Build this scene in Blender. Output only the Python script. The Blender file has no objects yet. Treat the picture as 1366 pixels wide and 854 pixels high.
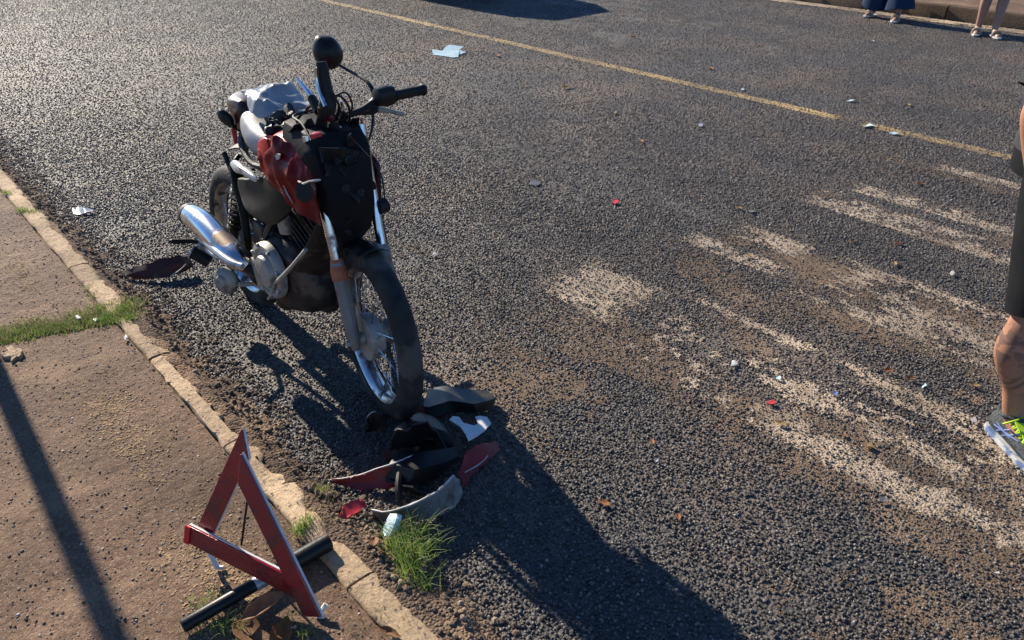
import bpy, bmesh, math, random
import numpy as np
from mathutils import Vector, Matrix, noise as mnoise

# ------------------------------------------------------------------ camera, sky, sun, exposure
# world frame: x runs along the road (towards the right foreground), y across it, z up; metres
sc = bpy.context.scene
PI = math.pi
F_PX, IW, IH, CAM_H = 1000.0, 1366.0, 854.0, 1.65
PITCH = math.atan(612 / F_PX)
PHI = math.atan(1063 / math.hypot(F_PX, 612))
fwd_h = Vector((-math.cos(PHI), math.sin(PHI), 0)); right = Vector((math.sin(PHI), math.cos(PHI), 0))
fwd = fwd_h * math.cos(PITCH) + Vector((0, 0, -math.sin(PITCH)))
up = right.cross(fwd)
cam_d = bpy.data.cameras.new('camera'); cam = bpy.data.objects.new('camera', cam_d)
sc.collection.objects.link(cam)
cam_d.sensor_width = 36.0; cam_d.lens = 36.0 * F_PX / IW; cam_d.clip_start = 0.05; cam_d.clip_end = 2000
cam.matrix_world = Matrix(((right.x, up.x, -fwd.x, 0), (right.y, up.y, -fwd.y, 0), (right.z, up.z, -fwd.z, CAM_H), (0, 0, 0, 1)))
sc.camera = cam

SUN_EL = math.radians(27.0); SUN_SIDE = math.radians(2.0)     # height of the sun; how far it stands to the far side of the road axis
w = bpy.data.worlds.new('World'); sc.world = w; w.use_nodes = True
nt = w.node_tree; nt.nodes.clear()
sky = nt.nodes.new('ShaderNodeTexSky'); sky.sky_type = 'NISHITA'; sky.sun_disc = False
sky.sun_elevation = SUN_EL; sky.sun_rotation = math.radians(-90) + SUN_SIDE
sky.altitude = 1200; sky.air_density = 1.0; sky.dust_density = 0.1; sky.ozone_density = 8.0
bg = nt.nodes.new('ShaderNodeBackground'); bg.inputs['Strength'].default_value = 0.09
wo = nt.nodes.new('ShaderNodeOutputWorld')
nt.links.new(sky.outputs[0], bg.inputs[0]); nt.links.new(bg.outputs[0], wo.inputs[0])
sun_d = bpy.data.lights.new('sun', 'SUN'); sun = bpy.data.objects.new('sun', sun_d); sc.collection.objects.link(sun)
sun_d.energy = 5.0; sun_d.angle = math.radians(0.53); sun_d.color = (1.0, 0.90, 0.75)
sun.rotation_euler = Vector((math.cos(SUN_EL) * math.cos(SUN_SIDE), -math.cos(SUN_EL) * math.sin(SUN_SIDE), -math.sin(SUN_EL))).to_track_quat('-Z', 'Y').to_euler()
sc.view_settings.view_transform = 'Standard'; sc.view_settings.look = 'None'
sc.view_settings.exposure = 0.92; sc.view_settings.gamma = 1.0; sc.view_settings.use_curve_mapping = False

# ------------------------------------------------------------------ helpers
COL = sc.collection
rnd = random.Random(7)
rng = np.random.default_rng(7)

def ray(x, y):
    a = (x - IW / 2) / F_PX; b = (y - IH / 2) / F_PX
    return right * a + fwd - up * b
def P(x, y, z=0.0):
    """a point of the place at height z (metres above the road), read off the survey picture"""
    r = ray(x, y); t = (z - CAM_H) / r.z
    return Vector((r.x * t, r.y * t, z))

# motorcycle frame: x forward, y to its left, z up; origin where the rear tyre meets the road
BIKE_O = Vector((-2.88, 1.09, 0)); LEAN = math.radians(-2)
BIKE_R = Matrix.Rotation(LEAN, 3, 'X')
def BL(x, y, ly):
    r = BIKE_R.transposed() @ ray(x, y); o = BIKE_R.transposed() @ (Vector((0, 0, CAM_H)) - BIKE_O)
    return o + r * ((ly - o.y) / r.y)

def link(o, parent=None):
    COL.objects.link(o)
    if parent is not None: o.parent = parent
    return o
def tag(o, label=None, cat=None, group=None, kind=None):
    if label: o['label'] = label
    if cat: o['category'] = cat
    if group: o['group'] = group
    if kind: o['kind'] = kind
    return o
def empty(name, loc=(0, 0, 0), rot=(0, 0, 0), parent=None):
    o = bpy.data.objects.new(name, None); o.empty_display_size = 0.05
    o.location = loc; o.rotation_euler = rot
    return link(o, parent)

class MB:
    def __init__(s): s.v = []; s.f = []
    def add(s, vs, fs):
        b = len(s.v); s.v += [tuple(p) for p in vs]; s.f += [tuple(i + b for i in q) for q in fs]; return s
    def loft(s, rings, cap=True, closed=True):
        n = len(rings[0]); b = len(s.v)
        for r in rings: s.v += [tuple(p) for p in r]
        m = n if closed else n - 1
        for i in range(len(rings) - 1):
            for j in range(m):
                k = (j + 1) % n
                s.f.append((b + i * n + j, b + i * n + k, b + (i + 1) * n + k, b + (i + 1) * n + j))
        if cap and closed:
            s.f.append(tuple(b + j for j in reversed(range(n))))
            s.f.append(tuple(b + (len(rings) - 1) * n + j for j in range(n)))
        return s
    def tube(s, path, rad, seg=10, sub=0):
        path = [Vector(p) for p in path]
        rad = list(rad) if hasattr(rad, '__len__') else [rad] * len(path)
        if sub: path, rad = smooth_path(path, rad, sub)
        rings = []; nrm = None
        for i, p in enumerate(path):
            t = (path[min(i + 1, len(path) - 1)] - path[max(i - 1, 0)]).normalized()
            if nrm is None:
                a = Vector((0, 0, 1)) if abs(t.z) < .9 else Vector((1, 0, 0))
                nrm = t.cross(a).normalized()
            else:
                nrm = (nrm - t * nrm.dot(t)).normalized()
            bn = t.cross(nrm)
            rings.append([p + (nrm * math.cos(a) + bn * math.sin(a)) * rad[i] for a in [2 * PI * k / seg for k in range(seg)]])
        return s.loft(rings)
    def lathe(s, prof, origin=(0, 0, 0), axis=(0, 1, 0), seg=24, closed_prof=False):
        ax = Vector(axis).normalized(); o = Vector(origin)
        a = Vector((0, 0, 1)) if abs(ax.z) < .9 else Vector((1, 0, 0))
        e1 = ax.cross(a).normalized(); e2 = ax.cross(e1)
        n = len(prof); b = len(s.v)
        for k in range(seg):
            t = 2 * PI * k / seg; d = e1 * math.cos(t) + e2 * math.sin(t)
            for r, h in prof: s.v.append(tuple(o + d * r + ax * h))
        m = n if closed_prof else n - 1
        for k in range(seg):
            k2 = (k + 1) % seg
            for j in range(m):
                j2 = (j + 1) % n
                s.f.append((b + k * n + j, b + k * n + j2, b + k2 * n + j2, b + k2 * n + j))
        if not closed_prof:
            if prof[0][0] > 1e-6: s.f.append(tuple(b + k * n for k in range(seg)))
            if prof[-1][0] > 1e-6: s.f.append(tuple(b + k * n + n - 1 for k in reversed(range(seg))))
        return s
    def box(s, c, sz, rot=None):
        c = Vector(c); hx, hy, hz = [k / 2 for k in sz]
        vs = [Vector((x, y, z)) for x in (-hx, hx) for y in (-hy, hy) for z in (-hz, hz)]
        if rot is not None: vs = [rot @ v for v in vs]
        return s.add([c + v for v in vs], [(0, 1, 3, 2), (4, 6, 7, 5), (0, 4, 5, 1), (2, 3, 7, 6), (0, 2, 6, 4), (1, 5, 7, 3)])
    def sheet(s, grid, th):
        """grid[i][j] of points -> closed curved panel of thickness th"""
        n, m = len(grid), len(grid[0]); g = [[Vector(p) for p in r] for r in grid]
        N = [[None] * m for _ in range(n)]
        for i in range(n):
            for j in range(m):
                a = g[min(i + 1, n - 1)][j] - g[max(i - 1, 0)][j]; b = g[i][min(j + 1, m - 1)] - g[i][max(j - 1, 0)]
                c = a.cross(b); N[i][j] = c.normalized() if c.length > 1e-12 else Vector((0, 0, 1))
        vs = [g[i][j] + N[i][j] * th / 2 for i in range(n) for j in range(m)] + [g[i][j] - N[i][j] * th / 2 for i in range(n) for j in range(m)]
        o = n * m; fs = []
        for i in range(n - 1):
            for j in range(m - 1):
                a, b, c, d = i * m + j, i * m + j + 1, (i + 1) * m + j + 1, (i + 1) * m + j
                fs += [(a, d, c, b), (o + a, o + b, o + c, o + d)]
        for i in range(n - 1):
            a, d = i * m, (i + 1) * m; fs.append((a, o + a, o + d, d))
            a, d = i * m + m - 1, (i + 1) * m + m - 1; fs.append((a, d, o + d, o + a))
        for j in range(m - 1):
            a, b = j, j + 1; fs.append((a, b, o + b, o + a))
            a, b = (n - 1) * m + j, (n - 1) * m + j + 1; fs.append((a, o + a, o + b, b))
        return s.add(vs, fs)
    def xf(s, M):
        s.v = [tuple(M @ Vector(p)) for p in s.v]; return s
    def jitter(s, amp, scale, seed=0):
        off = Vector((seed * 3.1, seed * 1.7, seed * 5.3))
        s.v = [tuple(Vector(p) + mnoise.noise_vector(Vector(p) * scale + off) * amp) for p in s.v]; return s
    def build(s, name, mat, parent=None, smooth=True, bevel=0, sub=0, angle=40):
        me = bpy.data.meshes.new(name); me.from_pydata(s.v, [], s.f); me.validate()
        bm = bmesh.new(); bm.from_mesh(me); bmesh.ops.recalc_face_normals(bm, faces=bm.faces)
        if smooth:
            ca = math.radians(angle)
            for e in bm.edges:
                if len(e.link_faces) == 2: e.smooth = e.calc_face_angle(0) < ca
            for f in bm.faces: f.smooth = True
        bm.to_mesh(me); bm.free()
        me.materials.append(mat)
        o = bpy.data.objects.new(name, me); link(o, parent)
        if bevel:
            md = o.modifiers.new('bevel', 'BEVEL'); md.width = bevel; md.segments = 2; md.limit_method = 'ANGLE'; md.angle_limit = math.radians(35)
        if sub:
            md = o.modifiers.new('sub', 'SUBSURF'); md.levels = sub; md.render_levels = sub
        return o

def smooth_path(path, rad, sub):
    out, ro = [], []
    n = len(path)
    for i in range(n - 1):
        p0, p1, p2, p3 = path[max(i - 1, 0)], path[i], path[i + 1], path[min(i + 2, n - 1)]
        for k in range(sub):
            t = k / sub
            out.append(.5 * ((2 * p1) + (p2 - p0) * t + (2 * p0 - 5 * p1 + 4 * p2 - p3) * t * t + (3 * p1 - p0 - 3 * p2 + p3) * t ** 3))
            ro.append(rad[i] * (1 - t) + rad[i + 1] * t)
    out.append(path[-1]); ro.append(rad[-1])
    return out, ro
def ellipse(c, a, b, e1, e2, n=16, pw=1.0):
    c = Vector(c); e1 = Vector(e1); e2 = Vector(e2); r = []
    for k in range(n):
        t = 2 * PI * k / n; x, y = math.cos(t), math.sin(t)
        r.append(c + e1 * a * math.copysign(abs(x) ** pw, x) + e2 * b * math.copysign(abs(y) ** pw, y))
    return r
def poly_panel(pts, th, normal=(0, 0, 1)):
    mb = MB(); n = len(pts); nv = Vector(normal).normalized() * th / 2
    pts = [Vector(p) for p in pts]
    mb.add([p + nv for p in pts] + [p - nv for p in pts],
           [tuple(range(n)), tuple(reversed(range(n, 2 * n)))] + [(i, i + n, (i + 1) % n + n, (i + 1) % n) for i in range(n)])
    return mb

def refine(rows, k):
    def up1(seq):
        out = []
        for a, b in zip(seq[:-1], seq[1:]):
            for t in range(k): out.append((a, b, t / k))
        out.append((seq[-1], seq[-1], 0)); return out
    R_ = [[a.lerp(b, t) for a, b, t in up1(r)] for r in rows]
    return [[pa.lerp(pb, t) for pa, pb in zip(a, b)] for a, b, t in up1(R_)]
def vnoise(x, y, seed=0):
    x = np.asarray(x, float); y = np.asarray(y, float)
    xi = np.floor(x).astype(np.int64); yi = np.floor(y).astype(np.int64); fx = x - xi; fy = y - yi
    fx = fx * fx * (3 - 2 * fx); fy = fy * fy * (3 - 2 * fy)
    def hsh(a, b):
        h = (a * 374761393 + b * 668265263 + seed * 1442695041) & 0x7fffffff
        h = ((h ^ (h >> 13)) * 1274126177) & 0x7fffffff
        return ((h ^ (h >> 16)) & 0xffff) / 65535.0
    return (hsh(xi, yi) * (1 - fx) + hsh(xi + 1, yi) * fx) * (1 - fy) + (hsh(xi, yi + 1) * (1 - fx) + hsh(xi + 1, yi + 1) * fx) * fy
def fbm(x, y, seed=0, oct=4):
    v = 0; a = .5; s = 0
    for k in range(oct):
        v = v + a * vnoise(np.asarray(x) * 2 ** k, np.asarray(y) * 2 ** k, seed + k); s += a; a *= .5
    return v / s

# ------------------------------------------------------------------ materials
def mat(name, c1, c2=None, rough=.5, metal=0., scale=8., detail=4., bump=0., bscale=None, spec=.5, c3=None, thr=.62, scale3=3., rough2=None, coat=0., trans=0., lo=.35, hi=.65, alpha=None, sub=0.):
    m = bpy.data.materials.new(name); m.use_nodes = True; nt = m.node_tree; N = nt.nodes; L = nt.links
    b = N['Principled BSDF']; b.inputs['Roughness'].default_value = rough; b.inputs['Metallic'].default_value = metal
    b.inputs['Specular IOR Level'].default_value = spec; b.inputs['Coat Weight'].default_value = coat
    b.inputs['Transmission Weight'].default_value = trans
    if sub: b.inputs['Subsurface Weight'].default_value = sub; b.inputs['Subsurface Radius'].default_value = (.01, .005, .003)
    tc = N.new('ShaderNodeTexCoord'); c2 = c2 or tuple(k * .8 for k in c1)
    nz = N.new('ShaderNodeTexNoise'); nz.inputs['Scale'].default_value = scale; nz.inputs['Detail'].default_value = detail
    L.new(tc.outputs['Object'], nz.inputs['Vector'])
    rp = N.new('ShaderNodeValToRGB'); rp.color_ramp.elements[0].position = lo; rp.color_ramp.elements[1].position = hi
    rp.color_ramp.elements[0].color = (*c1, 1); rp.color_ramp.elements[1].color = (*c2, 1)
    L.new(nz.outputs[0], rp.inputs[0]); colour = rp.outputs[0]
    if c3:
        n3 = N.new('ShaderNodeTexNoise'); n3.inputs['Scale'].default_value = scale3; n3.inputs['Detail'].default_value = 6
        L.new(tc.outputs['Object'], n3.inputs['Vector'])
        r3 = N.new('ShaderNodeValToRGB'); r3.color_ramp.elements[0].position = thr - .04; r3.color_ramp.elements[1].position = thr + .06
        L.new(n3.outputs[0], r3.inputs[0])
        mx = N.new('ShaderNodeMix'); mx.data_type = 'RGBA'; mx.inputs[7].default_value = (*c3, 1)
        L.new(r3.outputs[0], mx.inputs[0]); L.new(colour, mx.inputs[6]); colour = mx.outputs[2]
        if rough2 is not None:
            mr = N.new('ShaderNodeMix'); mr.inputs[2].default_value = rough; mr.inputs[3].default_value = rough2
            L.new(r3.outputs[0], mr.inputs[0]); L.new(mr.outputs[0], b.inputs['Roughness'])
    L.new(colour, b.inputs['Base Color'])
    if bump:
        nb = N.new('ShaderNodeTexNoise'); nb.inputs['Scale'].default_value = bscale or scale * 4; nb.inputs['Detail'].default_value = 5
        L.new(tc.outputs['Object'], nb.inputs['Vector'])
        bp = N.new('ShaderNodeBump'); bp.inputs['Strength'].default_value = 1; bp.inputs['Distance'].default_value = bump
        L.new(nb.outputs[0], bp.inputs['Height']); L.new(bp.outputs[0], b.inputs['Normal'])
    if alpha is not None: b.inputs['Alpha'].default_value = alpha
    return m

M = {}
M['tyre'] = mat('tyre_rubber', (.012, .012, .013), (.03, .029, .028), .75, scale=14, c3=(.075, .065, .055), thr=.58, scale3=9, bump=.003, bscale=70, spec=.28)
M['chrome'] = mat('chrome', (.50, .51, .54), (.62, .63, .66), .22, 1., scale=10, c3=(.17, .13, .10), thr=.60, scale3=12, rough2=.55)
M['rim'] = mat('rim_steel', (.42, .42, .43), (.55, .55, .56), .28, 1., scale=10, c3=(.14, .11, .09), thr=.55, scale3=16, rough2=.75)
M['alu'] = mat('dusty_aluminium', (.27, .25, .215), (.36, .335, .29), .5, .25, scale=20, c3=(.12, .10, .08), thr=.6, scale3=12, bump=.0006, bscale=120)
M['grey'] = mat('grey_fork_paint', (.16, .155, .15), (.20, .195, .19), .45, .2, scale=12, c3=(.10, .08, .06), thr=.6, scale3=14)
M['rust'] = mat('orange_rust', (.42, .13, .05), (.30, .08, .035), .7, scale=40, bump=.0006)
M['black'] = mat('black_plastic', (.007, .007, .008), (.013, .013, .013), .40, scale=9, c3=(.026, .023, .02), thr=.62, scale3=10, rough2=.7, bump=.0005, bscale=90, spec=.28)
M['cowlm'] = mat('soft_black_cowl', (.007, .007, .008), (.012, .012, .013), .62, scale=9, c3=(.022, .02, .018), thr=.62, scale3=10, bump=.001, bscale=60, spec=.12)
M['blackm'] = mat('matt_black', (.009, .009, .009), (.018, .017, .016), .6, scale=12, bump=.001, bscale=50, spec=.28)
M['engine'] = mat('engine_black', (.016, .014, .013), (.034, .028, .024), .55, .2, scale=18, c3=(.10, .075, .055), thr=.58, scale3=12, bump=.001, bscale=70, spec=.28)
M['red'] = mat('red_paint', (.46, .010, .010), (.34, .008, .008), .32, scale=6, c3=(.09, .008, .008), thr=.60, scale3=11, rough2=.5, spec=.25)
M['redd'] = mat('scuffed_dark_red', (.085, .005, .005), (.20, .008, .008), .36, scale=7, c3=(.42, .28, .24), thr=.67, scale3=13, rough2=.7, bump=.001, bscale=22, spec=.14)
M['redp'] = mat('red_plastic', (.24, .012, .012), (.15, .010, .010), .4, scale=9, c3=(.10, .03, .028), thr=.62, scale3=14)
M['pinkred'] = mat('bright_red_plastic', (.60, .04, .05), (.45, .03, .035), .35, scale=20)
M['brownred'] = mat('dirty_red_brown_plastic', (.075, .024, .016), (.045, .018, .013), .5, scale=14, c3=(.16, .10, .07), thr=.62, scale3=14, spec=.25)
M['tailm'] = mat('black_maroon_tail', (.012, .009, .009), (.05, .007, .007), .35, scale=16, c3=(.20, .19, .18), thr=.68, scale3=18, spec=.3)
M['edge'] = mat('raw_broken_plastic', (.50, .46, .42), (.36, .33, .31), .6, scale=30)
M['seat'] = mat('seat_vinyl', (.30, .295, .275), (.40, .39, .36), .40, scale=18, c3=(.12, .115, .105), thr=.64, scale3=7, rough2=.5, bump=.0012, bscale=30, spec=.6)
M['torn'] = mat('torn_black_vinyl', (.008, .008, .009), (.018, .018, .018), .55, scale=20, bump=.002, bscale=40)
M['bag'] = mat('white_plastic_bag', (.50, .49, .48), (.34, .34, .35), .30, scale=12, bump=.002, bscale=26, sub=.2)
M['panel'] = mat('graphite_panel', (.010, .010, .008), (.017, .017, .013), .55, scale=7, c3=(.028, .026, .02), thr=.6, scale3=9, rough2=.7, spec=.12)
M['silver'] = mat('silver_plastic', (.36, .37, .38), (.46, .47, .48), .32, .35, scale=10, c3=(.14, .13, .12), thr=.62, scale3=14)
M['cable'] = mat('cable_sheath', (.012, .012, .012), (.02, .02, .02), .5)
M['wirer'] = mat('copper_wire', (.40, .14, .06), (.28, .08, .04), .5)
M['reflex'] = mat('red_reflector', (.30, .008, .014), (.21, .006, .010), .25, scale=9, c3=(.13, .02, .02), thr=.58, scale3=14, bump=.0012, bscale=220, coat=.3)
M['clearred'] = mat('bright_red_reflector_end', (.72, .03, .03), (.6, .02, .02), .2, scale=20)
M['whitepl'] = mat('white_plastic', (.66, .65, .63), (.50, .49, .47), .45, scale=20)
M['glass'] = mat('broken_glass_film', (.42, .62, .60), (.75, .85, .84), .25, scale=60, bump=.003, bscale=120, spec=.8)
M['leaf'] = mat('dry_leaf_brown', (.30, .15, .065), (.17, .08, .035), .65, scale=25, bump=.001)
M['leafo'] = mat('dry_leaf_orange', (.48, .22, .08), (.36, .15, .05), .6, scale=30)
M['leafy'] = mat('dry_leaf_pale', (.55, .40, .20), (.42, .28, .12), .6, scale=30)
M['grass'] = mat('grass_green', (.15, .28, .04), (.26, .36, .07), .5, scale=30, c3=(.30, .27, .11), thr=.55, scale3=40)
M['strawg'] = mat('grass_straw', (.30, .27, .13), (.17, .19, .06), .6, scale=30)
M['skin'] = mat('skin', (.40, .20, .125), (.34, .16, .10), .5, scale=14, bump=.0006, bscale=120, sub=.15)
M['skin2'] = mat('pale_skin', (.36, .21, .155), (.30, .17, .12), .5, scale=14)
M['cloth'] = mat('black_cloth', (.006, .0065, .008), (.010, .011, .013), .85, scale=10, bump=.004, bscale=14, spec=.12)
M['navy'] = mat('navy_cloth', (.012, .026, .065), (.018, .036, .085), .8, scale=10, bump=.003, bscale=14, spec=.12)
M['shirtg'] = mat('dark_grey_cloth', (.03, .032, .035), (.045, .047, .05), .85, scale=10, bump=.004, bscale=14, spec=.12)
M['beige'] = mat('beige_cloth', (.45, .36, .28), (.38, .30, .22), .85, scale=12, spec=.12)
M['hair'] = mat('dark_hair', (.015, .011, .008), (.03, .02, .014), .5, scale=60)
M['eye'] = mat('eye_white', (.75, .74, .72), (.70, .69, .67), .2)
M['shoe'] = mat('black_mesh_fabric', (.016, .018, .02), (.05, .06, .065), .8, scale=140, bump=.001, bscale=200, lo=.45, hi=.55)
M['sole'] = mat('white_foam_sole', (.50, .51, .50), (.40, .41, .42), .6, scale=30, c3=(.10, .15, .28), thr=.56, scale3=26)
M['lime'] = mat('lime_laces', (.45, .68, .03), (.36, .55, .02), .7, scale=40)
M['stripe'] = mat('blue_stripe', (.07, .12, .34), (.16, .22, .42), .45, scale=40)
M['carp'] = mat('dark_blue_car_paint', (.02, .03, .06), (.025, .036, .07), .25, coat=.6)
M['carg'] = mat('car_glass', (.01, .012, .014), (.012, .014, .016), .06)
M['pole'] = mat('galvanised_steel', (.32, .33, .34), (.40, .41, .42), .45, .7, scale=20)
M['lamp'] = mat('lamp_lens_red', (.45, .015, .012), (.35, .01, .01), .2)

def translucent(m, amt):
    nt = m.node_tree; N = nt.nodes; L = nt.links; b = N['Principled BSDF']; out = [n for n in N if n.type == 'OUTPUT_MATERIAL'][0]
    t = N.new('ShaderNodeBsdfTranslucent'); mx = N.new('ShaderNodeMixShader'); mx.inputs[0].default_value = amt
    L.new(b.inputs['Base Color'].links[0].from_socket, t.inputs[0]); L.new(b.outputs[0], mx.inputs[1]); L.new(t.outputs[0], mx.inputs[2]); L.new(mx.outputs[0], out.inputs[0])
for k in ('grass', 'strawg', 'leafo', 'leafy'): translucent(M[k], .5)
translucent(M['leaf'], .35); translucent(M['bag'], .3)
def skin_tattoo():
    m = M['skin'].copy(); m.name = 'tattooed_skin'; nt = m.node_tree; N = nt.nodes; L = nt.links
    b = N['Principled BSDF']; old = b.inputs['Base Color'].links[0].from_socket
    tc = N.new('ShaderNodeTexCoord'); sp = N.new('ShaderNodeSeparateXYZ'); L.new(tc.outputs['Object'], sp.inputs[0])
    r = N.new('ShaderNodeMapRange'); r.inputs[1].default_value = .19; r.inputs[2].default_value = .23; L.new(sp.outputs[2], r.inputs[0])
    r2 = N.new('ShaderNodeMapRange'); r2.inputs[1].default_value = .46; r2.inputs[2].default_value = .42; L.new(sp.outputs[2], r2.inputs[0])
    n = N.new('ShaderNodeTexNoise'); n.inputs['Scale'].default_value = 16; n.inputs['Detail'].default_value = 3; n.inputs['Distortion'].default_value = 1.5
    L.new(tc.outputs['Object'], n.inputs['Vector'])
    cr = N.new('ShaderNodeValToRGB'); cr.color_ramp.elements[0].position = .47; cr.color_ramp.elements[1].position = .56; L.new(n.outputs[0], cr.inputs[0])
    m1 = N.new('ShaderNodeMath'); m1.operation = 'MULTIPLY'; L.new(r.outputs[0], m1.inputs[0]); L.new(r2.outputs[0], m1.inputs[1])
    m2 = N.new('ShaderNodeMath'); m2.operation = 'MULTIPLY'; L.new(m1.outputs[0], m2.inputs[0]); L.new(cr.outputs[0], m2.inputs[1])
    m3 = N.new('ShaderNodeMath'); m3.operation = 'MULTIPLY'; m3.inputs[1].default_value = .62; L.new(m2.outputs[0], m3.inputs[0])
    mx = N.new('ShaderNodeMix'); mx.data_type = 'RGBA'; mx.inputs[7].default_value = (.045, .045, .05, 1)
    L.new(m3.outputs[0], mx.inputs[0]); L.new(old, mx.inputs[6]); L.new(mx.outputs[2], b.inputs['Base Color'])
    return m
M['tattoo'] = skin_tattoo()

def ground_mat(name, ca, cb, cdust, dust_thr, stone_scale, bumpd, rough=.6, speck=None, dust_scale=1.3, spec=.5, grain=0):
    """chips told apart by a cell texture, dust in noise patches"""
    m = bpy.data.materials.new(name); m.use_nodes = True; nt = m.node_tree; N = nt.nodes; L = nt.links
    b = N['Principled BSDF']; b.inputs['Roughness'].default_value = rough; b.inputs['Specular IOR Level'].default_value = spec
    tc = N.new('ShaderNodeTexCoord')
    vo = N.new('ShaderNodeTexVoronoi'); vo.inputs['Scale'].default_value = stone_scale; L.new(tc.outputs['Object'], vo.inputs['Vector'])
    sp = N.new('ShaderNodeSeparateColor'); L.new(vo.outputs['Color'], sp.inputs[0])
    rp = N.new('ShaderNodeValToRGB'); e = rp.color_ramp.elements
    e[0].position = 0; e[0].color = (*ca, 1); e[1].position = .9; e[1].color = (*cb, 1)
    if speck: x = e.new(.97); x.color = (*speck, 1)
    L.new(sp.outputs[0], rp.inputs[0])
    n1 = N.new('ShaderNodeTexNoise'); n1.inputs['Scale'].default_value = dust_scale; n1.inputs['Detail'].default_value = 8; n1.inputs['Roughness'].default_value = .65
    L.new(tc.outputs['Object'], n1.inputs['Vector'])
    r1 = N.new('ShaderNodeValToRGB'); r1.color_ramp.elements[0].position = dust_thr; r1.color_ramp.elements[1].position = dust_thr + .22
    L.new(n1.outputs[0], r1.inputs[0])
    mx = N.new('ShaderNodeMix'); mx.data_type = 'RGBA'; mx.inputs[7].default_value = (*cdust, 1)
    L.new(r1.outputs[0], mx.inputs[0]); L.new(rp.outputs[0], mx.inputs[6])
    n2 = N.new('ShaderNodeTexNoise'); n2.inputs['Scale'].default_value = 1.5; n2.inputs['Detail'].default_value = 7; L.new(tc.outputs['Object'], n2.inputs['Vector'])
    r2 = N.new('ShaderNodeMapRange'); r2.inputs[1].default_value = .3; r2.inputs[2].default_value = .7; r2.inputs[3].default_value = .62; r2.inputs[4].default_value = 1.3
    L.new(n2.outputs[0], r2.inputs[0])
    mu = N.new('ShaderNodeVectorMath'); mu.operation = 'SCALE'; L.new(mx.outputs[2], mu.inputs[0]); L.new(r2.outputs[0], mu.inputs['Scale'])
    L.new(mu.outputs[0], b.inputs['Base Color'])
    v2 = N.new('ShaderNodeTexVoronoi'); v2.feature = 'F1'; v2.inputs['Scale'].default_value = stone_scale; L.new(tc.outputs['Object'], v2.inputs['Vector'])
    iv = N.new('ShaderNodeMath'); iv.operation = 'SUBTRACT'; iv.inputs[0].default_value = 1; L.new(v2.outputs['Distance'], iv.inputs[1])
    ad = N.new('ShaderNodeMath'); ad.operation = 'ADD'; L.new(iv.outputs[0], ad.inputs[0])
    rz = N.new('ShaderNodeMath'); rz.operation = 'MULTIPLY'; rz.inputs[1].default_value = 1.0; L.new(sp.outputs[1], rz.inputs[0]); L.new(rz.outputs[0], ad.inputs[1])
    bp = N.new('ShaderNodeBump'); bp.inputs['Strength'].default_value = 1; bp.inputs['Distance'].default_value = bumpd
    if grain:
        gn = N.new('ShaderNodeTexNoise'); gn.inputs['Scale'].default_value = grain; gn.inputs['Detail'].default_value = 8; gn.inputs['Roughness'].default_value = .7
        L.new(tc.outputs['Object'], gn.inputs['Vector']); L.new(gn.outputs[0], bp.inputs['Height'])
    else: L.new(ad.outputs[0], bp.inputs['Height'])
    L.new(bp.outputs[0], b.inputs['Normal'])
    return m
def chip_mat(name, stops, rough=.5, spec=.5):
    m = bpy.data.materials.new(name); m.use_nodes = True; nt = m.node_tree; N = nt.nodes; L = nt.links
    b = N['Principled BSDF']; b.inputs['Roughness'].default_value = rough; b.inputs['Specular IOR Level'].default_value = spec
    oi = N.new('ShaderNodeObjectInfo'); rp = N.new('ShaderNodeValToRGB'); rp.color_ramp.interpolation = 'LINEAR'
    e = rp.color_ramp.elements
    for i, (p, c) in enumerate(stops):
        x = e[i] if i < 2 else e.new(p)
        x.position = p; x.color = (*c, 1)
    L.new(oi.outputs['Random'], rp.inputs[0])
    ge = N.new('ShaderNodeNewGeometry'); mp = N.new('ShaderNodeVectorMath'); mp.operation = 'MULTIPLY'; mp.inputs[1].default_value = (.35, 1.5, 1); nz = N.new('ShaderNodeTexNoise'); nz.inputs['Scale'].default_value = 1.1; nz.inputs['Detail'].default_value = 5
    L.new(ge.outputs['Position'], mp.inputs[0]); L.new(mp.outputs[0], nz.inputs['Vector'])
    mr = N.new('ShaderNodeMapRange'); mr.inputs[1].default_value = .3; mr.inputs[2].default_value = .7; mr.inputs[3].default_value = .72; mr.inputs[4].default_value = 1.25
    L.new(nz.outputs[0], mr.inputs[0])
    mu = N.new('ShaderNodeVectorMath'); mu.operation = 'SCALE'; L.new(rp.outputs[0], mu.inputs[0]); L.new(mr.outputs[0], mu.inputs['Scale'])
    L.new(mu.outputs[0], b.inputs['Base Color'])
    return m
M['road'] = ground_mat('asphalt', (.040, .036, .033), (.080, .072, .064), (.15, .105, .070), .43, 95, .005, .7)
M['chip'] = chip_mat('basalt_chip', [(0, (.036, .031, .027)), (.55, (.074, .064, .055)), (.86, (.115, .099, .084)), (.97, (.17, .148, .126)), (1, (.26, .235, .21))], .56, .42)
M['paint'] = ground_mat('worn_white_paint', (.38, .285, .19), (.48, .37, .26), (.19, .135, .085), .44, 150, .003, .7, dust_scale=7)
M['ypaint'] = ground_mat('worn_yellow_paint', (.36, .23, .085), (.44, .30, .12), (.18, .12, .065), .46, 150, .003, .7, dust_scale=7)
M['walk'] = ground_mat('dusty_concrete_walk', (.130, .077, .049), (.215, .136, .088), (.36, .235, .143), .51, 230, .018, .8, speck=(.28, .21, .15), dust_scale=2.2, spec=.2, grain=38)
M['rdust'] = ground_mat('brown_road_dust', (.13, .088, .057), (.19, .13, .085), (.25, .175, .115), .5, 160, .003, .85, dust_scale=3, spec=.2)
M['sand'] = ground_mat('tan_sand', (.25, .17, .10), (.34, .24, .145), (.19, .125, .075), .5, 160, .003, .9, dust_scale=4, spec=.1)
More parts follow.
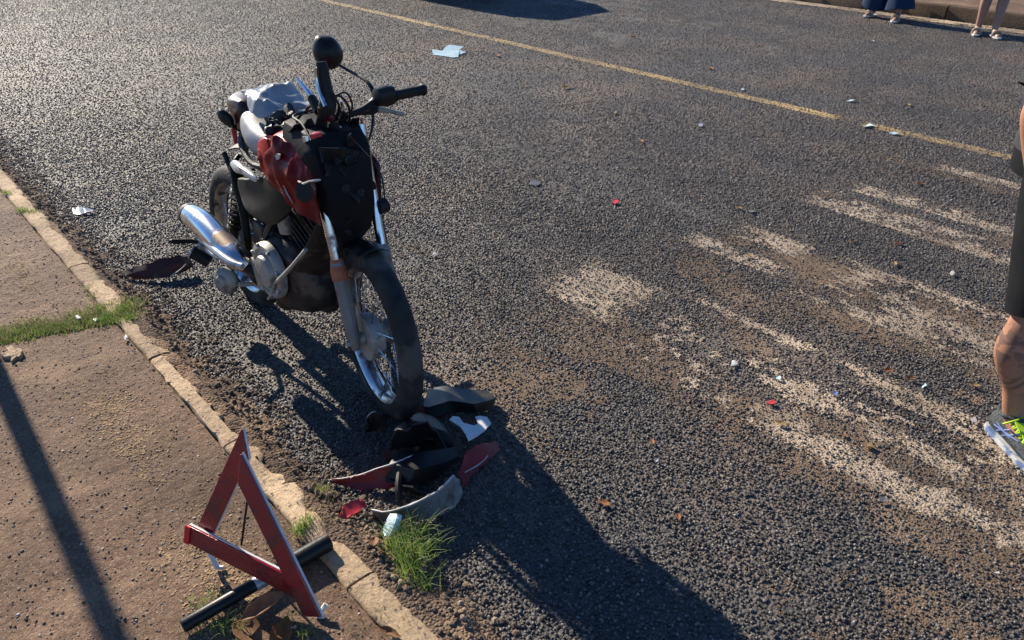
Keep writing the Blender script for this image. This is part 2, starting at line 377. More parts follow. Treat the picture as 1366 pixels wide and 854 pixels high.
M['gdust'] = ground_mat('grey_road_dust', (.11, .10, .09), (.15, .135, .12), (.17, .145, .12), .5, 160, .003, .8, dust_scale=3, spec=.3)
M['kerb'] = ground_mat('sandy_kerb_concrete', (.44, .31, .19), (.55, .40, .25), (.29, .195, .12), .52, 130, .012, .85, speck=(.17, .13, .10), dust_scale=5, spec=.2, grain=30)
M['fkerb'] = ground_mat('shade_toned_far_kerb', (.12, .083, .055), (.18, .125, .083), (.09, .065, .045), .45, 90, .01, .9, dust_scale=3, spec=.1, grain=30)  # dark tone paints in the shade band along the far kerb
M['dirt'] = ground_mat('gutter_dirt', (.085, .06, .045), (.15, .105, .074), (.30, .20, .125), .46, 110, .006, .9, dust_scale=5, spec=.1)
M['gravel'] = chip_mat('small_gravel', [(0, (.09, .065, .05)), (.5, (.17, .125, .09)), (.85, (.28, .22, .17)), (.96, (.42, .36, .30)), (1, (.6, .55, .5))], .7, .3)
M['clod'] = chip_mat('dirt_clod', [(0, (.075, .056, .043)), (.5, (.16, .115, .08)), (.9, (.27, .19, .13)), (1, (.36, .28, .2))], .85, .2)
M['soil'] = ground_mat('far_soil', (.12, .08, .055), (.20, .14, .095), (.15, .12, .06), .5, 40, .006, .9, dust_scale=1)

# ------------------------------------------------------------------ the setting
KY0, KY1, KZ = .552, .648, .052           # near kerb: back, face, top
def grid_obj(name, x0, x1, y0, y1, dx, hf, material, keep=None):
    nx = max(1, int(round((x1 - x0) / dx))); ny = max(1, int(round((y1 - y0) / dx)))
    X, Y = np.meshgrid(np.linspace(x0, x1, nx + 1), np.linspace(y0, y1, ny + 1), indexing='ij')
    Z = hf(X, Y) + 0 * X
    vs = np.stack([X, Y, Z], -1).reshape(-1, 3)
    I, J = np.meshgrid(np.arange(nx), np.arange(ny), indexing='ij')
    a = (I * (ny + 1) + J).ravel(); fs = np.stack([a, a + ny + 1, a + ny + 2, a + 1], 1)
    if keep is not None:
        cx = (X[:-1, :-1] + dx / 2).ravel(); cy = (Y[:-1, :-1] + dx / 2).ravel(); k = keep(cx, cy); fs = fs[k]
        used = np.unique(fs); mp = -np.ones(len(vs), int); mp[used] = np.arange(len(used)); vs = vs[used]; fs = mp[fs]
    me = bpy.data.meshes.new(name); me.vertices.add(len(vs)); me.vertices.foreach_set('co', vs.ravel().astype(np.float32))
    me.loops.add(fs.size); me.loops.foreach_set('vertex_index', fs.ravel().astype(np.int32))
    me.polygons.add(len(fs)); me.polygons.foreach_set('loop_start', np.arange(0, fs.size, 4, dtype=np.int32)); me.polygons.foreach_set('loop_total', np.full(len(fs), 4, np.int32))
    me.polygons.foreach_set('use_smooth', np.ones(len(fs), bool))
    me.update(calc_edges=True); me.materials.append(material)
    o = bpy.data.objects.new(name, me); return link(o)

ground = MB().add([(-400, -400, -.14), (400, -400, -.14), (400, 400, -.14), (-400, 400, -.14)], [(0, 1, 2, 3)]).build('ground', M['soil'], smooth=False); tag(ground, kind='structure')
FK = 10.42                                 # far kerb line
road = MB().add([(-90, .66, 0), (60, .66, 0), (60, FK, 0), (-90, FK, 0)], [(0, 1, 2, 3)]).build('road', M['road'], smooth=False); tag(road, kind='structure')

def walk_h(X, Y):
    h = KZ - .006 + (fbm(X * 3, Y * 3, 3) - .5) * .016 + (fbm(X * 22, Y * 22, 5) - .5) * .008
    return h
J0 = Vector((-3.20, .13)); J1 = Vector((-3.02, .60))          # slab joint (overgrown)
def joint_d(X, Y):                          # signed distance along the road from the joint line
    return X - (-3.15 + (Y - .30) * .37)
tag(grid_obj('pavement', -6.4, .8, -1.6, KY0 - .004, .012, lambda X, Y: walk_h(X, Y) - .05 * np.exp(-(joint_d(X, Y) / .035) ** 2) - .005 * np.clip((Y - KY0 + .02) / .02, 0, 1), M['walk']), kind='structure')
wb = MB().add([(-90, -6, .03), (60, -6, .03), (60, KY0 - .02, .03), (-90, KY0 - .02, .03)], [(0, 1, 2, 3)]).build('pavement', M['walk'], smooth=False); tag(wb, kind='structure')

# near kerb: worn stones end to end
kerb = empty('kerb', (0, (KY0 + KY1) / 2, 0)); tag(kerb, kind='structure')
joints = [-9.2, -8.3, -7.35, -6.4, -5.45, -4.5, -3.66, -2.66, -1.98, -1.24, -.35, .6, 1.5]
for i in range(len(joints) - 1):
    a, b = joints[i] + .004, joints[i + 1] - .004
    rings = []; nx = max(8, int((b - a) / .022)); cy = (KY0 + KY1) / 2
    broken = {6: .4, 7: .9, 8: .4}.get(i, .22)
    for k in range(nx + 1):
        x = a + (b - a) * k / nx
        endr = min(1, min(k, nx - k) / 2 + .35)
        nz = lambda s, q: (float(fbm(x * s, q, 11)) - .5)
        er = .022 * broken * float(fbm(x * 6, 2.2, 17)) * 2 + (.035 * broken + .006) * max(0, min(1, (nz(11, 5.5) - .04) * 12))
        top = KZ + nz(7, 1) * .018 - (.010 * broken * max(0, min(1, (nz(8, 9.5) - .05) * 10))); yf = KY1 - er + nz(18, 3) * .016; yb = KY0 + nz(12, 7) * .012
        r = .012 + .01 * broken
        pr = [(yb, -.08), (yb, top - r * endr), (yb + .004, top - .004), (yb + .014, top), (cy, top + nz(20, 9) * .004), (yf - r * 1.6, top - .001), (yf - .5 * r, top - .4 * r), (yf, top - 1.4 * r), (yf + .004, .0), (yf + .004, -.08)]
        rings.append([Vector((x, y, z)) - Vector(kerb.location) for y, z in pr])
    mb = MB().loft(rings); mb.build('kerb_stone', M['kerb'], kerb, angle=50)

# gutter dirt, heaped against the kerb and thinning out over the asphalt
def dirt_h(X, Y):
    t = (Y - KY1) / .105
    h = .050 * np.exp(-np.clip(t, 0, 9) * 1.5) - .006 + (fbm(X * 6, Y * 6, 21) - .5) * .045 + (fbm(X * 30, Y * 30, 23) - .5) * .020
    wide = .042 * np.clip(1 - np.abs(X + .95) / .5, 0, 1) * np.clip(1.5 - t * .9, 0, 1) + .014 * np.clip(1 - np.abs(X + 2.9) / .7, 0, 1) * np.clip(1.8 - t, 0, 1)
    return np.minimum(h + wide - .010 * np.clip(t, 0, 3) - .004, KZ - .004)
tag(grid_obj('gutter_dirt', -9, 1.2, KY1 - .05, KY1 + .45, .009, dirt_h, M['dirt']), kind='structure')

# scattered stone chips: points with a size and a turn each, one chip set on every point
def scatter(name, pts, scl, rot, material, kind='stuff', label=None, cat=None):
    me = bpy.data.meshes.new(name); me.vertices.add(len(pts)); me.vertices.foreach_set('co', np.asarray(pts, np.float32).ravel())
    for an, d in (('scl', scl), ('rot', rot)):
        at = me.attributes.new(an, 'FLOAT_VECTOR', 'POINT'); at.data.foreach_set('vector', np.asarray(d, np.float32).ravel())
    me.update(); o = bpy.data.objects.new(name, me); link(o); me.materials.append(material)
    ng = bpy.data.node_groups.new(name + '_nodes', 'GeometryNodeTree')
    ng.interface.new_socket('Geometry', in_out='INPUT', socket_type='NodeSocketGeometry')
    ng.interface.new_socket('Geometry', in_out='OUTPUT', socket_type='NodeSocketGeometry')
    N = ng.nodes; L = ng.links; gi = N.new('NodeGroupInput'); go = N.new('NodeGroupOutput')
    ico = N.new('GeometryNodeMeshIcoSphere'); ico.inputs['Radius'].default_value = 1.0; ico.inputs['Subdivisions'].default_value = 1
    sm = N.new('GeometryNodeSetMaterial'); sm.inputs['Material'].default_value = material
    ip = N.new('GeometryNodeInstanceOnPoints')
    def attr(nm):
        a = N.new('GeometryNodeInputNamedAttribute'); a.data_type = 'FLOAT_VECTOR'; a.inputs['Name'].default_value = nm
        return [s for s in a.outputs if s.enabled][0]
    L.new(gi.outputs[0], ip.inputs['Points']); L.new(ico.outputs['Mesh'], sm.inputs['Geometry']); L.new(sm.outputs[0], ip.inputs['Instance'])
    L.new(attr('rot'), ip.inputs['Rotation']); L.new(attr('scl'), ip.inputs['Scale']); L.new(ip.outputs[0], go.inputs[0])
    md = o.modifiers.new('chips', 'NODES'); md.node_group = ng
    return tag(o, label, cat, kind=kind)

def cam_xy(X, Y):                           # ground distance ahead of / beside the standpoint
    return -X * math.cos(PHI) + Y * math.sin(PHI), X * math.sin(PHI) + Y * math.cos(PHI)
def road_chips(st, d0, d1, fade, rmin, rmax):
    xs = np.arange(-15.5, 1.4, st); ys = np.arange(.66, FK, st)
    X, Y = np.meshgrid(xs, ys, indexing='ij'); X = X.ravel() + rng.uniform(-.5, .5, X.size) * st; Y = Y.ravel() + rng.uniform(-.5, .5, Y.size) * st
    d, s = cam_xy(X, Y)
    k = (d > d0) & (d < d1) & (np.abs(s) < .45 + .80 * d)
    X, Y, d = X[k], Y[k], d[k]
    pf = np.clip((d1 - d) / fade, 0, 1) * .96
    worn = fbm(X * 2.2, Y * 2.2, 31); track = fbm(X * .5 + 7, Y * 2.6, 37); pf = pf * np.clip(1.22 - np.clip(worn - .48, 0, 1) * 2.2 - np.clip(track - .52, 0, 1) * 1.8, np.clip(.42 + (d - 3.5) * .3, .42, .9), .97)
    k = rng.uniform(0, 1, X.size) < pf
    X, Y, d = X[k], Y[k], d[k]
    n = len(X); r = rng.uniform(rmin, rmax, n) * (1 + .15 * (rng.uniform(0, 1, n) > .9))
    sc_ = np.stack([r * rng.uniform(.75, 1.2, n), r * rng.uniform(.75, 1.2, n), r * rng.uniform(.6, 1.0, n)], 1)
    top = .0012 + rng.uniform(0, 1, n) ** 1.6 * .0062
    pts = np.stack([X, Y, top - r * .72], 1)
    return pts, sc_, rng.uniform(0, 6.283, (n, 3))
near_c = road_chips(.0098, .75, 6.5, 3.0, .0036, .0068); far_c = road_chips(.019, 3.5, 15, 3.0, .0060, .0095)
pts, s_, r_ = [np.concatenate(k) for k in zip(near_c, far_c)]
scatter('asphalt_chips', pts, s_, r_, M['chip'])
def field(n, x0, x1, y0, y1, rmin, rmax, hf, fl=.7, pw=2.5, sink=.3):
    X = rng.uniform(x0, x1, n); Y = rng.uniform(y0, y1, n); r = rmin + (rmax - rmin) * rng.uniform(0, 1, n) ** pw
    sc_ = np.stack([r * rng.uniform(.7, 1.2, n), r * rng.uniform(.7, 1.2, n), r * rng.uniform(.5, 1, n) * fl], 1)
    return np.stack([X, Y, hf(X, Y) + r * fl * (.5 - sink)], 1), sc_, np.stack([rng.normal(0, .4, n), rng.normal(0, .4, n), rng.uniform(0, 6.28, n)], 1)
scatter('pavement_gravel', *field(30000, -4.6, .2, -.9, KY0 - .01, .0009, .0052, walk_h, pw=3.5), M['gravel'])
scatter('dirt_clods', *field(7000, -6.5, .4, KY1, KY1 + .17, .002, .012, lambda X, Y: np.maximum(dirt_h(X, Y), 0), 1.0, 3.2), M['clod'])
# loose grit lying on the asphalt
scatter('loose_grit', *field(5000, -6, .6, .8, 5.4, .001, .0045, lambda X, Y: 0 * X + .006), M['gravel'])

# worn paint: sheets broken up cell by cell
def stripe(name, x0, x1, y0, y1, thr, seed, material, cell=.005, skew=0., edge=.07, label=None, cat=None, group=None, z=.0026):
    def keep(X, Y):
        ex = np.minimum(X - x0 - skew * (Y - y0), x1 - X) / (edge * 3); ey = np.minimum(Y - y0, y1 - Y) / edge
        e = np.clip(np.minimum(ex, ey), 0, 1)
        n = .45 * fbm(X * 2.2, Y * 13, seed) + .30 * fbm(X * 7, Y * 9, seed + 5) + .25 * fbm(X * 30, Y * 30, seed + 9, 2)
        cov = np.clip((n - thr) / .13 + .50, 0, .88) * np.clip(e * 1.4, 0, 1)
        return .55 * vnoise(X * 130, Y * 130, seed + 3) + .45 * np.random.default_rng(seed).uniform(0, 1, len(X)) < cov
    o = grid_obj(name, x0, x1, y0, y1, cell, lambda X, Y: z + (fbm(X * 60, Y * 60, seed) - .5) * .002, material, keep)
    return tag(o, label, cat, group)
G = 'worn crosswalk stripes'
for (x0, x1, y0, y1, thr, sd, lb) in [
    (-2.24, -1.62, 2.05, 2.52, .42, 41, 'short worn white crosswalk block nearest the motorcycle'),
    (-1.70, .9, 1.92, 2.60, .525, 42, 'long sandy worn crosswalk stripe nearest the foreground'),
    (-2.05, -1.40, 2.95, 3.13, .45, 43, 'short thin worn crosswalk stripe beside the longer one'),
    (-1.95, -1.42, 3.20, 3.42, .43, 44, 'narrow pale crosswalk stripe in the middle of the crossing'),
    (-1.40, 1.2, 2.86, 3.45, .485, 45, 'broad worn crosswalk stripe reaching behind the man in shorts'),
    (-1.92, 1.2, 3.88, 4.16, .46, 46, 'worn crosswalk stripe third from the near kerb'),
    (-1.80, 1.2, 4.24, 4.44, .45, 47, 'thin worn crosswalk stripe next to the third one'),
    (-1.62, 1.0, 4.98, 5.14, .42, 48, 'thin crosswalk stripe farthest out, just before the yellow line')]:
    stripe('crosswalk_stripe', x0, x1, y0, y1, thr, sd, M['paint'], edge=.10 if y1 - y0 > .3 else .06, label=lb, cat='road marking', group=G)
stripe('centre_line', -30, -2.45, 5.51, 5.66, .30, 51, M['ypaint'], .011, edge=.04, label='worn yellow centre line running across the top of the road', cat='road marking')
stripe('centre_line', -2.36, 3.0, 5.51, 5.66, .30, 52, M['ypaint'], .011, edge=.04, label='worn yellow centre line after the gap, ending at the right edge', cat='road marking')

def dust(name, x0, x1, y0, y1, cov0, seed, material, cell=.009, z=.0018, fx=1.2, fy=4, base=None):
    def keep(X, Y):
        e = np.clip(np.minimum(np.minimum(X - x0, x1 - X) / .6, np.minimum(Y - y0, y1 - Y) / .35), 0, 1)
        n = .6 * fbm(X * fx, Y * fy, seed) + .4 * fbm(X * 6, Y * 6, seed + 4)
        cov = np.clip((n - .5) / .16 + cov0, 0, .85) * e
        return .5 * vnoise(X * 100, Y * 100, seed + 3) + .5 * np.random.default_rng(seed).uniform(0, 1, len(X)) < cov
    return tag(grid_obj(name, x0, x1, y0, y1, cell, lambda X, Y: z + (base(X, Y) if base else 0) + (fbm(X * 50, Y * 50, seed) - .5) * .001, material, keep), kind='stuff')
dust('road_dust', -2.2, 1.3, 1.2, 5.2, .27, 71, M['rdust'])
dust('pavement_sand', -2.9, .2, .12, KY0 - .01, .36, 77, M['sand'], .006, z=.0012, fx=2.5, fy=3, base=walk_h)
dust('pavement_sand', -6, -3.3, .2, KY0 - .01, .26, 79, M['sand'], .007, z=.0012, fx=2.5, fy=3, base=walk_h)
dust('road_dust', -7.5, -1.6, 2.9, 3.6, .30, 73, M['gdust'], fx=.5, fy=5)
dust('road_dust', -9, -3.6, 6.0, 9.2, .12, 75, M['gdust'], .014, fx=1.5, fy=1.5)
# far side: gutter, kerb, pavement
stripe('far_gutter_sand', -14, 4, FK - .30, FK, .36, 61, M['paint'], .02, edge=.10, z=.006).update_tag()
fg = bpy.data.objects['far_gutter_sand']; tag(fg, kind='structure')
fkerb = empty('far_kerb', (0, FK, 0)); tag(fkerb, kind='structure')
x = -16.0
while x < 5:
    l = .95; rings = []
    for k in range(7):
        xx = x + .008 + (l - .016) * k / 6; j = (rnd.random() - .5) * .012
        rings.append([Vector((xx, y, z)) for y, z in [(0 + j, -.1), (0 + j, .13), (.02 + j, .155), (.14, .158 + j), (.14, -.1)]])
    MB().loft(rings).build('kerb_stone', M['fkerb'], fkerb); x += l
tag(MB().add([(-90, FK + .142, .15), (60, FK + .142, .15), (60, FK + 4, .15), (-90, FK + 4, .15)], [(0, 1, 2, 3)]).build('far_pavement', M['walk'], smooth=False), kind='structure')

# ------------------------------------------------------------------ motorcycle
bike = empty('motorcycle', BIKE_O, (LEAN, 0, 0))
tag(bike, 'wrecked red and black motorcycle standing on the road with its headlight torn off', 'motorcycle')

def wheel(name, c, yaw, R, drum, label):
    wh = empty(name, (0, 0, 0), parent=bike); tag(wh, label)
    Mx = Matrix.Translation(c) @ Matrix.Rotation(yaw, 4, 'Z')
    tw = .037; rr = R - .060
    prof = []
    for k in range(17):
        t = PI * (-.14 + 1.28 * k / 16)
        prof.append((R - .048 + .048 * math.sin(t), -tw * math.cos(t)))
    prof += [(rr - .004, .030), (rr - .010, 0), (rr - .004, -.030)]
    mb = MB().lathe(prof, seg=72, closed_prof=True); mb.xf(Mx); mb.build('tyre', M['tyre'], wh)
    ri = [(rr + .012, -.034), (rr + .014, -.030), (rr - .002, -.026), (rr - .016, -.012), (rr - .018, 0), (rr - .016, .012), (rr - .002, .026), (rr + .014, .030), (rr + .012, .034), (rr - .006, .032), (rr - .024, .014), (rr - .027, 0), (rr - .024, -.014), (rr - .006, -.032)]
    MB().lathe(ri, seg=72, closed_prof=True).xf(Mx).build('rim', M['rim'], wh)
    hb = [(.001, -.07), (.018, -.07), (.022, -.055), (drum, -.052), (drum + .004, -.03), (drum, -.006), (.034, .0), (.03, .025), (.045, .034), (.045, .042), (.018, .046), (.016, .07), (.001, .07)]
    MB().lathe(hb, seg=36).xf(Mx).build('hub', M['alu'], wh)
    sp = MB()
    for k in range(36):
        t = 2 * PI * k / 36; s = 1 if k % 2 else -1; t2 = t + (.32 if (k // 2) % 2 else -.32)
        h = (drum if s < 0 else .046)
        sp.tube([(h * math.cos(t), s * .036, h * math.sin(t)), ((rr - .022) * math.cos(t2), s * .004, (rr - .022) * math.sin(t2))], .0019, 5)
    tag(sp.xf(Mx).build('spokes', M['rim'], wh), kind='stuff')
    return wh
RW, FW = Vector((0, 0, .302)), Vector((1.015, -.012, .302)); STEER = math.radians(-10.5)
wheel('rear_wheel', RW, 0, .302, .075, 'rear wheel half hidden by the muffler')
wheel('front_wheel', FW, STEER, .302, .078, 'front wheel turned towards the viewer')

def part(name, m, mb, parent=bike, **k): return mb.build(name, m, parent, **k)
V = Vector
# fork legs (pushed back by the crash)
LT, LB = V((.835, .088, .95)), V((.925, .083, .55)); LA = V((1.022, .072, .302))
RT, RB = V((.850, -.105, .95)), V((.940, -.096, .545)); RA = V((1.004, -.098, .302))
for nm, T_, B_, A_ in (('l', LT, LB, LA), ('r', RT, RB, RA)):
    part('fork_tube', M['chrome'], MB().tube([T_, B_, B_.lerp(A_, .25)], .0165, 14))
    lo = B_ + (B_ - A_).normalized() * .02
    lg = part('fork_lower', M['grey'], MB().tube([lo, lo.lerp(A_, .1), lo.lerp(A_, .2), lo.lerp(A_, .7), A_, A_ + (A_ - B_).normalized() * .03], [.021, .026, .024, .023, .022, .012], 14))
    if nm == 'r': part('fork_collar', M['rust'], MB().tube([B_ + (B_ - A_).normalized() * .030, B_.lerp(A_, .03), B_.lerp(A_, .15)], [.019, .0262, .0266], 14), lg)
part('front_axle', M['alu'], MB().tube([LA + V((.0, .03, 0)), RA + V((0, -.03, 0))], .010, 10))
for z, t in ((.905, .0), (.765, 0)):
    k = (z - .95) / (.55 - .95); a = LT.lerp(LB, k); b = RT.lerp(RB, k); m_ = (a + b) / 2 - V((.03, 0, 0))
    part('fork_clamp', M['blackm'], MB().loft([ellipse(a, .032, .018, (1, 0, 0), (0, 0, 1), 12), ellipse(a.lerp(m_, .5), .028, .02, (1, 0, 0), (0, 0, 1), 12), ellipse(m_, .05, .024, (1, 0, 0), (0, 0, 1), 12), ellipse(b.lerp(m_, .5), .028, .02, (1, 0, 0), (0, 0, 1), 12), ellipse(b, .032, .018, (1, 0, 0), (0, 0, 1), 12)]))
part('fork_clamp_bolt', M['blackm'], MB().lathe([(.001, 0), (.024, 0), (.024, .03), (.001, .03)], BL(505, 277, .09), (0, 1, .1), 12))
# handlebar, right side bent upward
bar = part('handlebar', M['blackm'], MB().tube([(.86, -.055, 1.03), (.85, -.05, .995), (.82, -.02, .985), (.805, .03, .975), (.785, .12, .975), (.772, .19, .993), (.777, .27, 1.003), (.782, .38, 1.006)], .011, 12, sub=5))
gl = BL(525, 128, .255); ge = BL(566, 119.5, .385)
gr = part('grip', M['blackm'], MB().tube([gl.lerp(ge, k) for k in (0, .03, .05, .3, .5, .7, .9, .93, 1)], [.02, .021, .0175, .0165, .0175, .0165, .0175, .021, .018], 14))
sw = BL(513, 129, .215)
part('switch_pod', M['black'], MB().loft([ellipse(sw + V((0, d, .002)), a, b, (1, 0, 0), (0, 0, 1), 14, .8) for d, a, b in ((-.035, .014, .016), (-.03, .026, .028), (0, .031, .034), (.028, .027, .03), (.034, .014, .016))]))
pa = BL(482, 150, .14); pb = BL(500, 146, .2); pc = BL(518, 148, .25); pd = BL(536, 152, .30)
part('clutch_lever', M['alu'], MB().tube([pb, pb.lerp(pc, .5), pc, pc.lerp(pd, .6), pd, pd + (pd - pc).normalized() * .008], [.010, .009, .0075, .007, .0085, .006], 10, sub=3))
part('lever_perch', M['blackm'], MB().tube([pa + V((0, -.01, 0)), pa.lerp(pb, .4), pb, pb + V((-.02, .01, .012))], [.009, .013, .014, .012], 10, sub=3))
part('lever_bracket', M['silver'], MB().tube([BL(487, 146, .15), BL(495, 138, .18), BL(499, 132, .2)], [.009, .010, .008], 8, sub=3))
# upturned right grip with throttle housing and brake lever
b0, b1, b2 = BL(437, 150, -.035), BL(437, 128, -.035), BL(430, 92, -.035)
part('grip', M['blackm'], MB().tube([b0, b0.lerp(b1, .5), b1, b1.lerp(b2, .5), b2, b2 + (b2 - b1).normalized() * .02], [.023, .027, .019, .0175, .0185, .015], 14, sub=4))
part('throttle_housing', M['redd'], MB().loft([ellipse(BL(428 + k * 3, 148 + k * 4, -.03), .026 - .003 * k, .022, (1, 0, 0), (0, 1, 0), 12, .8) for k in range(4)]))
part('brake_lever', M['chrome'], MB().tube([BL(434, 142, -.06), BL(426, 122, -.06), BL(422, 104, -.06), BL(421, 90, -.06)], [.006, .007, .006, .005], 8, sub=3))
part('mirror_stub', M['chrome'], MB().tube([BL(424, 142, -.05), BL(412, 124, -.05), BL(397, 106, -.05)], [.008, .0075, .005], 8, sub=2))
part('mirror_clamp', M['blackm'], MB().tube([BL(426, 148, -.05), BL(415, 130, -.05)], [.017, .013], 10))
# left mirror
ms, me_ = BL(500, 128, .21), BL(451, 86, .21)
part('mirror_stem', M['blackm'], MB().tube([ms, BL(495, 116, .21), BL(486, 106, .21), BL(470, 97, .21), me_], [.010, .007, .0055, .005, .005], 8, sub=3))
mc = BL(438, 70, .21); rr = []
rv = (V(cam.matrix_world.translation) - BIKE_O).normalized()
for d, s_1 in ((-.028, .86), (-.022, .98), (-.006, 1.0), (.012, .9), (.026, .66), (.036, .30), (.038, .05)):
    cc = mc + V((.85, -.35, .25)).normalized() * d
    ring = []
    e1 = V((.38, .9, 0)).normalized(); e2 = V((-.22, .05, .97)).normalized()
    for k in range(20):
        t = 2 * PI * k / 20
        x_ = math.cos(t) * .050 * s_1; y_ = math.sin(t) * .054 * s_1
        x_ = math.copysign(abs(math.cos(t)) ** .75, math.cos(t)) * .052 * s_1; y_ = math.copysign(abs(math.sin(t)) ** .8, math.sin(t)) * .056 * s_1
        if y_ < 0: x_ *= 1 - .30 * (-y_ / .056) ** 2
        if x_ > 0 and y_ > 0: x_ *= 1 - .28 * (y_ / .056)
        if k in (6, 7): x_ -= .004 * (d > 0); y_ *= 1.10
        ring.append(cc + e1 * x_ + e2 * y_)
    rr.append(ring)
mir = part('mirror', M['black'], MB().loft(rr))
part('mirror_glass', M['chrome'], MB().loft([[mc + (p - mc) * .93 - V((.85, -.35, .25)).normalized() * (.006 + .002 * q) for p in rr[0]] for q in (0, 1)]), mir)

# black front cowl (bracket left where the headlight was)
cw = []
for z, xf, xb, y0, y1 in ((.968, .80, .70, -.06, .06), (.955, .885, .69, -.105, .075), (.91, .925, .70, -.128, .078), (.80, .945, .73, -.128, .076), (.72, .945, .76, -.112, .070), (.64, .925, .78, -.075, .065), (.56, .88, .80, -.04, .05)):
    cw.append([V((xf - .01, y0 + .012, z)), V((xf, y0 + .04, z)), V((xf + .008, (y0 + y1) / 2, z)), V((xf, y1 - .04, z)), V((xf - .012, y1 - .012, z)), V((xf - .04, y1, z)), V((xb, y1 - .01, z)), V((xb - .005, (y0 + y1) / 2, z)), V((xb, y0 + .01, z)), V((xf - .04, y0, z))])
cowl = part('front_cowl', M['cowlm'], MB().loft(cw).jitter(.016, 13, 3), bevel=.003)
rb = random.Random(11)
for k in range(7):
    c_ = V((.930 + rb.uniform(-.01, .012), rb.uniform(-.09, .0), rb.uniform(.66, .92))); a_ = rb.uniform(0, 6.28); l_ = rb.uniform(.02, .05); w_ = rb.uniform(.012, .03)
    e1 = V((rb.uniform(-.2, .5), math.cos(a_), math.sin(a_))).normalized(); e2 = V((.3, -math.sin(a_), math.cos(a_))).normalized()
    part('broken_bracket', M['black'] if k % 3 else M['blackm'], MB().sheet([[c_ + e1 * l_ * s1 + e2 * w_ * s2 + V((.015 * s1 * s2 + .02 * abs(s1), 0, 0)) for s2 in (-1, -.2, 1)] for s1 in (-1, -.3, .4, 1)], .004).jitter(.012, 25, k), cowl)
for k in range(7):
    x_, y_ = .72 + .03 * (k % 4), -.10 + .027 * k
    part('broken_tab', M['black'], MB().sheet([[V((x_ + .05 + .02 * s1, y_ + .014 * s1, .945)), V((x_ + .06, y_ + .012 * s1, .975 + .012 * (k % 3)))] for s1 in (-1, 0, 1)], .004).jitter(.012, 22, k), cowl)
c1 = [BL(409, 174, -.06), BL(420, 172, -.03), BL(433, 169, .0), BL(439, 168, .01)]
for q in c1: q += V((.030, -.02, .010))
part('cowl_rim', M['blackm'], MB().tube([V((.885, -.112, .945)), V((.80, -.092, .972)), V((.715, -.075, .975)), V((.70, 0, .978)), V((.72, .065, .974))], [.003, .004, .004, .004, .003], 8, sub=4), cowl)
part('cowl_rail', M['silver'], MB().tube(c1, [.004, .005, .005, .003], 8, sub=2), cowl)
part('cowl_rail', M['silver'], MB().tube([q + V((.055, .005, -.018)) for q in c1], [.004, .006, .005, .003], 8, sub=2), cowl)
q = BL(424, 179, -.125); part('lamp_remnant', M['pinkred'], MB().loft([ellipse(q + V((.004 * k, -.008 * k, 0)), .012 - .002 * k, .007, (1, .6, 0), (0, 0, 1), 10, .7) for k in range(4)]), cowl)
q = BL(452, 172, .0); part('clip', M['whitepl'], MB().box(q + V((.0, -.0, .004)), (.012, .016, .008)), cowl, bevel=.001)
for px, py, ly in ((452, 199, .0), (462, 240, .03), (445, 235, -.02)):
    q = BL(px, py, ly); q.x = .945; q.y -= .03; part('mount_boss', M['blackm'], MB().lathe([(.001, .0), (.013, 0), (.015, -.006), (.008, -.010), (.001, -.006)], q, (-1, 0, 0), 14), cowl)

# tank: red, dented, with side shrouds
def sect(x, y0, hw, z0, z1, n=20, pw=.62, rake=0):
    return [V((x + rake * math.sin(2 * PI * k / n), 0, 0)) + q for k, q in enumerate(ellipse((0, y0, (z0 + z1) / 2), hw, (z1 - z0) / 2, (0, 1, 0), (0, 0, 1), n, pw))]
tank = part('fuel_tank', M['red'], MB().loft([sect(.47, .01, .05, .80, .845), sect(.50, .01, .085, .775, .86), sect(.56, .005, .118, .76, .89), sect(.63, 0, .138, .735, .918), sect(.71, 0, .148, .715, .932), sect(.78, 0, .146, .715, .925), sect(.83, 0, .125, .73, .90), sect(.85, 0, .07, .77, .86)]).jitter(.016, 9, 5), sub=1)
part('fuel_cap', M['chrome'], MB().lathe([(.001, 0), (.034, 0), (.036, .008), (.03, .014), (.001, .016)], (.69, 0, .928), (.1, 0, 1), 20), tank)
def shroud(side, pts2, m, name='tank_shroud', th=.005, jit=.010, seed=1):
    g = []
    for row in pts2: g.append([V((x, side * y, z)) for x, y, z in row])
    g = refine(g, 6)
    for r in g:
        for j, p in enumerate(r):
            cr_ = (1 - abs(mnoise.noise(p * 16 + V((seed, 2, 0))))) ** 3 * .016 + mnoise.noise(p * 40) * .003
            r[j] = p + V((0, side * (cr_ - .008), 0))
    return part(name, m, MB().sheet(g, th).jitter(jit, 14, seed), angle=60)
sh_r = shroud(-1, [[(.58, .125, .872), (.56, .142, .82), (.58, .138, .78)],
            [(.64, .135, .905), (.64, .158, .84), (.66, .150, .765)],
            [(.71, .135, .922), (.73, .166, .84), (.75, .158, .735)],
            [(.78, .128, .918), (.815, .160, .83), (.84, .150, .715)],
            [(.83, .115, .905), (.875, .142, .82), (.885, .132, .70)],
            [(.875, .112, .885), (.93, .140, .80), (.93, .130, .70)]], M['redd'])
tag(sh_r, 'crushed dark red shroud on the near side of the tank')
shroud(1, [[(.60, .13, .87), (.58, .15, .80), (.62, .15, .74)], [(.68, .135, .90), (.70, .165, .81), (.72, .16, .69)], [(.74, .13, .90), (.77, .17, .80), (.78, .165, .67)], [(.79, .13, .86), (.81, .165, .78), (.81, .155, .67)]], M['redp'], seed=4)
